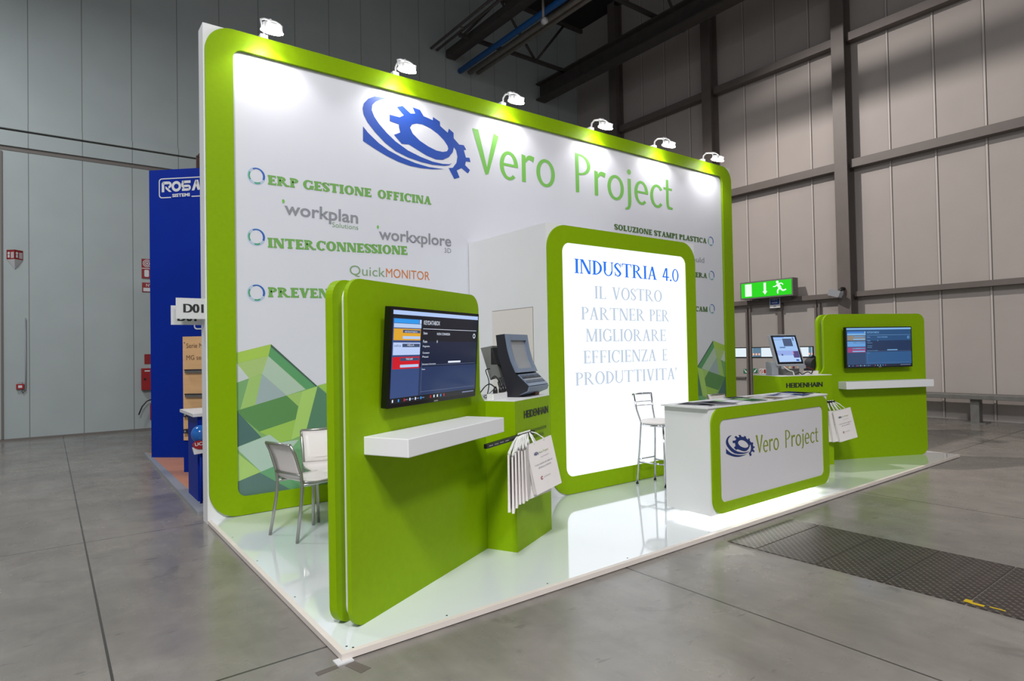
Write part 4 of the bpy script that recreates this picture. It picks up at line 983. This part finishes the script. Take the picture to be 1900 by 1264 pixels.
cable(KL, [(1.46, .03, 1.17), (1.44, .0, 1.195), (1.40, -.02, 1.18), (1.37, -.06, 1.12), (1.40, -.12, 1.092)], .0045, M['cable'], 'black cable looping left from the first plug of the white power strip')
cable(KL, [(1.555, .03, 1.165), (1.535, .03, 1.20), (1.52, .0, 1.25), (1.60, -.08, 1.22), (1.70, -.10, 1.23)], .0045, M['cable'], 'black cable rising from the middle plug to the grey cabinet')
cable(KL, [(1.42, -.02, 1.10), (1.47, -.03, 1.16), (1.53, -.06, 1.22), (1.56, -.1, 1.29), (1.66, -.12, 1.30)], .004, M['cable'], 'thin black cable arching up to the side of the grey cabinet')
cable(KL, [(1.59, .03, 1.17), (1.62, .0, 1.22), (1.66, -.02, 1.20), (1.63, .03, 1.14), (1.68, -.03, 1.12), (1.66, -.05, 1.19), (1.74, -.08, 1.20)], .0045, M['cable'], 'tangled black cable behind the base of the machine control')
cable(KL, [(1.38, .06, 1.092), (1.45, -.06, 1.10), (1.58, -.08, 1.12), (1.70, -.09, 1.16)], .003, M['cable'], 'thin black cable lying across the plinth behind the power strip')

# ---- touch-screen terminal on the right plinth
PTR = 1.0855
tm = thing('touch_terminal', 'silver framed touch screen tilted back on the right green plinth', 'screen', KR(-.55, .05, PTR), R(KR.ang))
pt0, pt1 = KR(-.745, .09, 1.200), KR(-.705, -.055, 1.574)
upv = (pt1 - pt0); upv -= KR.u * upv.dot(KR.u); hgt_ = upv.length
Ft = Frame(KR(-.748, .09, 1.198), KR.u, upv, None); Ft.n = KR.u.cross(Ft.v)
if Ft.n.dot(KR.n) < 0: Ft.n = -Ft.n
wT = .372
obj('frame', MB().prism(rrect(0, 0, wT, hgt_, .012, 4), -.045, -.001, M['lightgrey'], Ft), tm, .003)
obj('black_border', MB().prism(rect(.016, .022, wT - .016, hgt_ - .016), -.001, .001, M['bezel'], Ft), tm)
E_ = lambda n_, c: M.setdefault('t_' + n_, emis('terminal_' + n_, c, 1.0, .15))
sc_ = MB(); X0, Y0, X1, Y1 = .042, .046, wT - .038, hgt_ - .035; ww, hh = X1 - X0, Y1 - Y0
def tr_(x0, y0, x1, y1, c, l): sc_.flat(rect(X0 + x0 * ww, Y0 + (1 - y1) * hh, X0 + x1 * ww, Y0 + (1 - y0) * hh), l, c, Ft)
tr_(0, 0, 1, 1, E_('sky', (160, 196, 242)), .0014); tr_(.0, .0, .5, .04, E_('bar', (120, 160, 226)), .0018); tr_(0, .55, 1, .74, E_('lilac', (150, 172, 232)), .0018); tr_(0, .74, 1, 1, E_('pale', (178, 206, 246)), .0018)
tr_(0, .11, .37, .125, E_('rule', (92, 120, 170)), .002); tr_(.40, .07, .82, .38, E_('slate', (72, 88, 122)), .002); tr_(.18, .40, .44, .45, E_('rule', (0, 0, 0)), .0022); tr_(.86, .02, .93, .16, E_('rule', (0, 0, 0)), .002)
tr_(.72, .58, .99, .84, E_('plum', (82, 74, 128)), .002); tr_(.72, .58, .76, .70, E_('pink', (196, 130, 160)), .0024); tr_(.18, .68, .25, .75, E_('slate', (0, 0, 0)), .0022); tr_(.76, .86, .99, .99, E_('pale', (0, 0, 0)), .0022)
for a, b in ((.82, .88), (.88, .93)): sc_.flat(disc(X0 + a * ww, Y0 + .06 * hh, .012, 10), .003, E_('navy', (44, 84, 170)), Ft)
obj('screen', sc_, tm)
obj('keypad', MB().box2((-.70, 1.16, .085), (-.40, 1.20, .135), M['lightgrey'], KR.face), tm, .003)
obj('support', MB().box2((-.63, PTR, -.06), (-.45, 1.17, .08), M['greybox'], KR.face).box2((-.60, 1.17, -.07), (-.50, 1.36, -.03), M['greybox'], KR.face), tm)
sb = MB()
for k, c in enumerate(((200, 120, 60), (220, 190, 120), (120, 30, 36), (190, 160, 120))): sb.box2((-.68 + k * .05, 1.165, .136), (-.655 + k * .05, 1.19, .141), M.setdefault('btn%d' % k, mat('terminal_button_%s' % ('orange', 'cream', 'red', 'tan')[k], c, .4)), KR.face)
obj('buttons', sb, tm)
gb = single('junction_box', MB().box2((-.80, PTR, -.06), (-.715, 1.245, .06), M['lightgrey'], KR.face), 'plain grey metal box at the left end of the right plinth', 'box', tuple(KR(-.76, 0, PTR)), None, .004)
ps2, F2 = power_strip(KR, -.27, .05, PTR, -4, 'cream power strip on the right plinth with red and dark plugs', .17, 'hatch')
cable(KR, [(-.70, .14, 1.19), (-.66, .17, 1.15), (-.61, .18, 1.13), (-.615, .20, 1.10), (-.61, .21, 1.088)], .006, M['wcable'], 'white cable hanging from the touch screen to the plinth edge')
cable(KR, [(-.56, .14, 1.092), (-.50, .15, 1.115), (-.45, .13, 1.094), (-.39, .15, 1.12), (-.32, .12, 1.10), (-.27, .09, 1.14)], .006, M['cable'], 'tangled dark cable lying under the touch screen')
cable(KR, [(-.42, .10, 1.18), (-.36, .11, 1.17), (-.30, .08, 1.16), (-.22, .05, 1.135)], .005, mat('red_cable', (120, 20, 30), .5), 'red cable running from the touch screen to the cream power strip')
bb = thing('shoulder_bag', 'black rounded bag standing behind the right panel', 'bag', KR(-.06, -.22, PTR), R(KR.ang))
Fb = KR.face.shift(c=-.29)
obj('bag_body', MB().prism(rrect(-.105, PTR + .001, .05, 1.285, [.02, .02, .09, .10]), 0, .13, M['cncdark'], Fb), bb, .02)
obj('strap', MB().tube([KR(-.05, -.225, 1.28), KR(-.02, -.225, 1.31), KR(.02, -.225, 1.28)], .008, M['black']), bb)

# ---- information counter
cx0, cx1, cz0, cz1, cy0, cy1 = 3.085, 4.985, .096, .945, .13, .565
ct = thing('counter', 'white information counter with green framed front and lit underside', 'counter', ((cx0 + cx1) / 2, .35, H))
obj('body', MB().box2((cx0, cy0, cz0), (cx1, cy1, cz1 - .0), M['white']), ct)
obj('green_frame', MB().prism(rrect(cx0 + .016, cz0 + .003, cx1 - .004, cz1 - .003, .125, 10), 0, .016, M['green'], front(cy0), None, [rrect(3.207, .186, 4.868, .846, .055, 8)]), ct)
M['acrylic'] = mat('satin_white_acrylic', (212, 210, 214), 0.22, spec=0.5)
obj('front_panel', MB().prism(rrect(3.207, .186, 4.868, .846, .055, 8), 0, .010, M['acrylic'], front(cy0)), ct)
fc_ = front(cy0 - .0105)
obj('gear_emblem', emblem(MB(), fc_, emblem_box(3.29, .508, .413, .202), M['logo_navy'], .001), ct)
obj('title_lettering', letter(MB(), 'Vero', 'human', fc_, (3.722, .520), (4.085, .519), .155, M['txt_olive'], .001), ct); obj('title_lettering', letter(MB(), 'Project', 'human', fc_, (4.195, .5185), (4.785, .513), .155, M['txt_olive'], .001), ct)
obj('top', MB().box2((cx0 - .035, cy0 - .01, cz1), (cx1 + .004, cy1 + .01, cz1 + .012), M['white']), ct)
obj('plinth_base', MB().box2((cx0 + .14, cy0 + .13, H), (cx1 - .14, cy1 - .10, cz0), M['white']), ct)
M['led'] = emis('led_strip', (255, 252, 244), 38.0)
ls = MB().box2((cx0 + .10, cy0 + .10, cz0 - .012), (cx1 - .10, cy0 + .125, cz0 - .001), M['led']).box2((cx0 + .09, cy0 + .125, cz0 - .012), (cx0 + .115, cy1 - .08, cz0 - .001), M['led'])
obj('led_strip', ls, ct)
CT = cz1 + .012
def brochure(x, y, rot, w, h, cols, label, n=6):
    F = Frame((x, y, CT), (math.cos(R(rot)), math.sin(R(rot)), 0), (-math.sin(R(rot)), math.cos(R(rot)), 0))
    t = thing('brochure', label, 'brochure', (x, y, CT), R(rot), 'brochures on the counter')
    mb = MB()
    for k in range(n):
        dx, dy = (k * .004, -k * .003)
        mb.box2((-w / 2 + dx, -h / 2 + dy, k * .0012), (w / 2 + dx, h / 2 + dy, k * .0012 + .0010), M['sign_white'], F)
    obj('pages', mb, t); tp = n * .0012
    cv = MB().flat(rect(-w / 2 + (n - 1) * .004, -h / 2 - (n - 1) * .003, w / 2 + (n - 1) * .004, h / 2 - (n - 1) * .003), tp + .0004, cols[0], F)
    cv.flat(rect(-w * .3 + .02, -h * .1, w * .34, h * .3), tp + .0008, cols[1], F)
    obj('cover', cv, t)
    return t
ink = mat('brochure_black', (28, 28, 38), .85, spec=.02); inkb = mat('brochure_navy', (44, 62, 110), .85, spec=.02); inkg = mat('brochure_green', (46, 92, 52), .85, spec=.02); inkl = mat('brochure_pale_green', (170, 200, 160), .85, spec=.02); inks = mat('brochure_sand', (128, 118, 104), .85, spec=.02); inkw = mat('brochure_white', (214, 214, 222), .85, spec=.02); inkgr = mat('brochure_grey', (92, 92, 98), .85, spec=.02)
brochure(3.20, .33, 12, .21, .29, (ink, inkgr), 'black brochure at the left end of the white counter')
brochure(3.37, .30, -14, .21, .29, (inkgr, ink), 'dark grey brochure overlapping the black one at the left counter end', 8)
brochure(3.61, .37, 8, .21, .29, (inkw, inkl), 'white and pale green brochure left of the dark green one on the counter', 4)
brochure(3.83, .295, -8, .21, .29, (inkg, inkl), 'dark green brochure on the middle of the counter')
brochure(3.99, .455, 4, .21, .20, (ink, inkgr), 'thin black brochure at the back edge of the counter middle', 4)
brochure(4.12, .30, 6, .21, .29, (inks, inkw), 'sand coloured brochure right of the dark green one on the counter')
brochure(4.40, .33, -6, .21, .29, (inkw, inkb), 'white brochure with blue picture right of the sand coloured one')
brochure(4.60, .30, 10, .21, .29, (inkb, inkw), 'navy blue brochure near the right end of the counter')
brochure(4.80, .38, -4, .21, .29, (ink, inkb), 'black brochure at the right end of the white counter', 9)

# ---- bar stool
st = thing('bar_stool', 'chrome bar stool with round white seat in front of the glowing panel', 'stool', (3.93, 1.33, H))
legs = {'a': (3.776, 1.502), 'b': (4.053, 1.50), 'c': (3.845, 1.192), 'd': (4.115, 1.19)}
topz = .67; seat_c = Vector((3.945, 1.345, 0))
def inner(p, k): return (p[0] + (seat_c.x - p[0]) * k, p[1] + (seat_c.y - p[1]) * k)
for k in 'abcd':
    p = legs[k]; q = inner(p, .22)
    pts = [(p[0], p[1], H + .012), (q[0], q[1], topz)]
    if k in 'ab': r_ = inner(p, .10); pts += [(r_[0] - .0, r_[1] + .02, .80), (inner(p, .02)[0], inner(p, .02)[1] + .03, .955)]
    l = obj('leg', MB().tube(pts, .011, M['chrome']), st)
    obj('foot_cap', MB().tube([(p[0], p[1], H), (p[0] + .001, p[1], H + .016)], .014, M['black']), l)
ring = [inner(legs[k], .22 * (.27 - H) / (topz - H)) for k in ('a', 'c', 'd', 'b')]
for i in range(4):
    a, b = ring[i], ring[(i + 1) % 4]; obj('foot_rail', MB().tube([(a[0], a[1], .26 if i != 3 else .29), (b[0], b[1], .26 if i != 3 else .29)], .008, M['chrome']), st)
obj('seat', MB().lathe([(0, .655), (.15, .655), (.178, .668), (.182, .682), (.165, .697), (.10, .705), (0, .707)], M['chair_white'], Frame((seat_c.x, seat_c.y, 0), (1, 0, 0), (0, 1, 0)), 28), st)
obj('seat_ring', MB().tube([(seat_c.x + .16 * math.cos(t), seat_c.y + .16 * math.sin(t), .648) for t in [2 * PI * i / 24 for i in range(24)]], .010, M['chrome'], 8, True), st)
pa, pb_ = Vector((3.779, 1.53, 0)), Vector((4.051, 1.528, 0))
for z, sag in ((.955, .05), (.875, .035), (.835, .03)):
    k = -.03 if z > .9 else .012
    pts = [(pa + (pb_ - pa) * ((k + (1 - 2 * k) * i / 10)) + Vector((0, sag * math.sin(PI * i / 10), z - (0 if z > .9 else 0)))) for i in range(11)]
    pts = [p + (Vector((0, -.01, 0)) if z < .9 else Vector()) for p in pts]
    obj('back_rail', MB().tube(pts, .012 if z > .9 else .005, M['chrome']), st)

# ---- white chairs
def make_chair(label):
    """facing +y of its own axes, origin on the floor below the seat"""
    t = thing('chair', label, 'chair', (0, 0, 0), 0, 'white chairs on the stand')
    w = .17
    for s in (-1, 1):
        obj('leg', MB().tube([(s * (w + .015), -.235, 0), (s * w, -.185, .30), (s * w, -.175, .42), (s * w, -.185, .50), (s * w, -.235, .66), (s * (w - .005), -.27, .725)], .0125, M['chair_frame'], 8), t)
        obj('leg', MB().tube([(s * (w + .01), .20, 0), (s * w, .18, .40), (s * w, .15, .415), (s * w, -.175, .415)], .0125, M['chair_frame'], 8), t)
    obj('back_frame', MB().tube([(-w + .005, -.27, .725), (w - .005, -.27, .725)], .0125, M['chair_frame']), t)
    obj('back_frame', MB().tube([(-w, -.186, .49), (w, -.186, .49)], .011, M['chair_frame']), t)
    def sheet(prof, hw, th, m):
        mb = MB(); vs = []; fs = []; k = len(prof); cols = 6
        for side in (0, 1):
            for (y, z) in prof:
                for j in range(cols + 1):
                    x = -hw + 2 * hw * j / cols; sag = -.012 * (1 - (x / hw) ** 2) if side >= 0 else 0
                    vs.append((x, y + (th if side else 0) * .7, z + sag * .5 + (th if side else 0) * .7))
        n_ = cols + 1
        for side in (0, 1):
            b = side * k * n_
            for i in range(k - 1):
                for j in range(cols): fs.append((b + i * n_ + j, b + i * n_ + j + 1, b + (i + 1) * n_ + j + 1, b + (i + 1) * n_ + j))
        B = k * n_
        for i in range(k - 1):
            for j in (0, cols): fs.append((i * n_ + j, (i + 1) * n_ + j, B + (i + 1) * n_ + j, B + i * n_ + j))
        for i in (0, k - 1):
            for j in range(cols): fs.append((i * n_ + j, i * n_ + j + 1, B + i * n_ + j + 1, B + i * n_ + j))
        return mb.add(vs, fs, m, True)
    obj('backrest', sheet([(-.262, .715), (-.24, .67), (-.205, .59), (-.185, .51), (-.175, .46)], w - .012, .008, M['chair_white']), t)
    obj('seat', sheet([(-.172, .455), (-.13, .432), (-.05, .425), (.08, .43), (.17, .432), (.215, .42), (.228, .40)], w + .008, .010, M['chair_white']), t)
    obj('seat_edge', MB().tube([(-w - .012, -.165, .44), (-w - .012, -.05, .422), (-w - .012, .17, .428), (-w + .01, .225, .405), (w - .01, .225, .405), (w + .012, .17, .428), (w + .012, -.05, .422), (w + .012, -.165, .44)], .007, M['chair_frame'], 6), t)
    return t
ch = make_chair('white chair with grey tube frame, its back turned to the left platform edge')
ch.location = (.568, 2.05, H); ch.rotation_euler = (0, 0, R(14.8 - 90))
dup(ch, (.85, 2.40, H), R(174), 'white chair behind the nearest one, facing the left green panel')
dup(ch, (6.42, 2.13, H), R(-8 + 180), 'white chair behind the counter, only its back showing above the brochures')

# ================================================================== NEIGHBOURING BLUE STAND
nd = thing('wooden_deck', 'oak plank floor of the neighbouring blue stand with grey metal edge', 'floor', (1.5, 5.4, 0))
obj('planks', MB().box2((.10, 3.36, .002), (3.2, 7.7, .03), M['wood_floor']), nd)
obj('edge_strip', MB().prism([(-.01, 3.36), (.10, 3.36), (.10, 7.75), (.05, 7.75)], 0, .032, M['lightgrey'], XY), nd)
o2 = Vector((.08, 7.19, 0)); dv = Vector((.728, -.686, 0)); FB = Frame(o2, dv, (0, 0, 1), (-.686, -.728, 0))
rw = thing('blue_stand_wall', 'tall deep blue stand wall with a white logo at its top', 'stand wall', tuple(FB(.8, 0, .03)))
obj('wall_panel', MB().prism(rect(0, .03, 1.7, 4.095), -.12, 0, M['rosa_blue'], FB), rw)
lg = MB(); k0 = FB.shift(c=.002)
lg.prism(rrect(.15, 3.69, .855, 3.972, .045, 5), -.001, .001, M['sign_white'], k0, None, [rrect(.164, 3.704, .841, 3.958, .035, 5)])
lg.flat(rect(.335, 3.685, .642, 3.712), .0012, M['rosa_blue'], k0)
def bold(pts, w): return q_stroke(pts, [w, w], 5)
def P_(*pts): return [(x, z) for x, z in pts]
m_ = M['sign_white']
lg.polys([[(.193, 3.775), (.232, 3.775), (.232, 3.92), (.215, 3.924), (.193, 3.90)]] + bold(P_((.21, 3.905), (.30, 3.905)), .04) + q_ring(.295, 3.875, .05, .05, .018, .014, -90, 90) + [[(.25, 3.86), (.27, 3.845), (.345, 3.775), (.305, 3.775), (.25, 3.825)]], m_, k0, .001)
lg.polys(q_ring(.415, 3.85, .072, .075, .036, .036), m_, k0, .001)
lg.polys([rect(.50, 3.888, .63, 3.925), rect(.50, 3.78, .605, 3.815)] + q_ring(.535, 3.87, .045, .055, .012, .018, 90, 270) + [rect(.53, 3.832, .60, 3.866)] + q_ring(.595, 3.823, .038, .043, .008, .01, -90, 90), m_, k0, .001)
lg.polys([[(.645, 3.78), (.685, 3.78), (.735, 3.89), (.725, 3.928), (.70, 3.928)], [(.775, 3.785), (.735, 3.785), (.70, 3.89), (.71, 3.928), (.745, 3.928)]], m_, k0, .001)
letter(lg, 'SISTEMI', 'sans', k0, (.352, 3.70), (.617, 3.703), .045, m_, .0018, .04)
obj('logo', lg, rw)
o3 = Vector((.24, 5.62, 0)); dv3 = Vector((.72, -.69, 0)); FD = Frame(o3, dv3, (0, 0, 1), (-.69, -.72, 0))
dw = thing('display_wall', 'lower blue display wall with a pale wooden product board', 'display wall', tuple(FD(.4, 0, .03)))
obj('wall_panel', MB().prism(rect(0, .03, 1.2, 2.05), -.09, 0, M['rosa_blue'], FD), dw)
wbd = obj('wood_board', MB().prism(rect(.012, .42, .9, 1.685), 0, .018, M['wood_board'], FD), dw)
M['txt_brown'] = mat('brown_lettering', (112, 78, 56), .5)
lt = MB(); Fd = FD.shift(c=.0185); letter(lt, 'Serie MG', 'sans', Fd, (.06, 1.545), (.33, 1.545), .06, M['txt_brown'], .001); letter(lt, 'MG series', 'sans', Fd, (.06, 1.40), (.36, 1.40), .06, M['txt_brown'], .001); lt.flat(disc(.035, 1.61, .008, 8), .001, M['txt_brown'], Fd).flat(disc(.035, .70, .008, 8), .001, M['txt_brown'], Fd)
obj('board_lettering', lt, wbd)
lt = MB(); Fd2 = FD.shift(c=.001); lt.prism(rrect(.15, 1.77, .75, 2.0, .04, 5), 0, .001, M['sign_white'], Fd2, None, [rrect(.165, 1.785, .735, 1.985, .03, 5)]); lt.polys([rect(.2, 1.9, .4, 1.915)], M['sign_white'], Fd2, .0015)
obj('logo', lt, dw)
for z, lb_ in ((1.24, 'short dark guide rail, upper one on the wooden product board'), (.945, 'short dark guide rail, lower one on the wooden product board')):
    single('guide_rail', MB().box2((.055, z, .0185), (.55, z + .035, .05), M['steel'], FD).box2((.055, z + .035, .0185), (.55, z + .045, .06), M['cncdark'], FD), lb_, 'guide rail', tuple(FD(.3, .02, z)), 'guide rails on the wooden board')
for z, lb_ in ((.70, 'black machine part on the wooden board, just below the lower guide rail'), (.50, 'black machine part on the wooden board, behind the white table')):
    t = thing('linear_actuator', lb_, 'machine part', tuple(FD(.3, .05, z)), 0, 'machine parts on the wooden board')
    obj('housing', MB().box2((.12, z, .0185), (.55, z + .075, .10), M['black'], FD), t, .006)
    obj('flange', MB().box2((.05, z + .012, .0185), (.12, z + .062, .08), M['cncdark'], FD), t)
    obj('bore', MB().prism(disc(.075, z + .037, .012, 12), .08, .083, M['lightgrey'], FD), t)
tb = thing('blue_desk', 'dark blue desk with white top at the edge of the neighbouring stand', 'desk', (.5, 4.1, .03))
obj('body', MB().box2((.075, 3.80, .032), (1.1, 4.3, .855), M['rosa_blue']), tb)
obj('top', MB().box2((.03, 3.76, .855), (1.15, 4.5, .885), M['sign_white']), tb)
hm = thing('promotional_figure', 'round blue globe on a red band with white base before the blue desk', 'display figure', (.085, 3.70, .5))
fgl = Frame((.085, 3.70, 0), (1, 0, 0), (0, 1, 0)); M['globe'] = mat('glossy_blue_globe', (28, 96, 176), .2)
prof = [(.085 * math.sin(PI * i / 12), .695 - .085 * math.cos(PI * i / 12)) for i in range(13)]
obj('globe', MB().lathe(prof, M['globe'], fgl), hm)
obj('red_band', MB().prism(disc(.09, .60, .085, 16, .045), 0, .02, M['red'], front(3.66)), hm)
lt = letter(MB(), 'UCI', 'sans', front(3.637), (.025, .59), (.10, .598), .03, M['sign_white'], .001, .03); obj('band_lettering', lt, hm)
obj('base', MB().prism([(.005, .575), (.16, .575), (.15, .52), (.02, .51)], 0, .03, M['sign_white'], front(3.68)), hm)
obj('post', MB().tube([(.085, 3.70, .032), (.085, 3.70, .53)], .012, M['rosa_blue']), hm)
# hall-plan flags fixed to the end of the tall white wall
def flag(y, x0, x1, z0, z1, label, a, b, zb):
    f = front(y); t = single('stand_number_sign', MB().prism(rect(x0, z0, x1, z1), -.004, 0, M['sign_white'], f), label, 'sign', ((x0 + x1) / 2, y, z0), 'stand number signs')
    obj('number_print', letter(MB(), 'D01', 'sans', f, (a, zb), (b, zb), .078, M['txt_black'], .0012, 0, .005), t)
flag(2.966, -.225, .022, 1.757, 1.933, 'white D01 stand number sign in front on the wall end', -.165, -.018, 1.81)
flag(3.10, -.243, -.002, 1.712, 1.877, 'white D01 sign partly hidden behind the front number sign', -.19, -.05, 1.745)
# small gabled sign light seen above the blue wall
M['lantern_brown'] = mat('brown_timber', (72, 46, 36), .6); M['lantern_glow'] = emis('warm_lit_panel', (255, 236, 206), 1.4)
ln_ = thing('lantern_sign', 'brown gabled sign with warm lamp rising above the blue stand wall', 'sign', (1.1, 8.0, 3.0))
obj('post', MB().box2((.835, 7.98, 0), (.885, 8.04, 4.66), M['lantern_brown']).box2((1.5, 7.98, 0), (1.55, 8.04, 4.66), M['lantern_brown']), ln_)
obj('gable', MB().prism([(.835, 4.64), (1.19, 5.22), (1.55, 4.64), (1.49, 4.64), (1.19, 5.12), (.895, 4.64)], 0, .05, M['lantern_brown'], front(8.02)), ln_)
obj('sign_board', MB().box2((.885, 7.995, 4.2), (1.5, 8.02, 4.66), M['hatch']), ln_)
obj('lamp', MB().lathe([(0, 4.66), (.05, 4.68), (.085, 4.74), (.06, 4.84), (0, 4.90)], M['lantern_glow'], Frame((.97, 8.0, 0), (1, 0, 0), (0, 1, 0))), ln_)

# the neighbouring stand's own warm track lamps
area('stand_lamp', (1.7, 4.4, 3.3), (.9, 5.2, .6), .25, 34, (1.0, .88, .74))
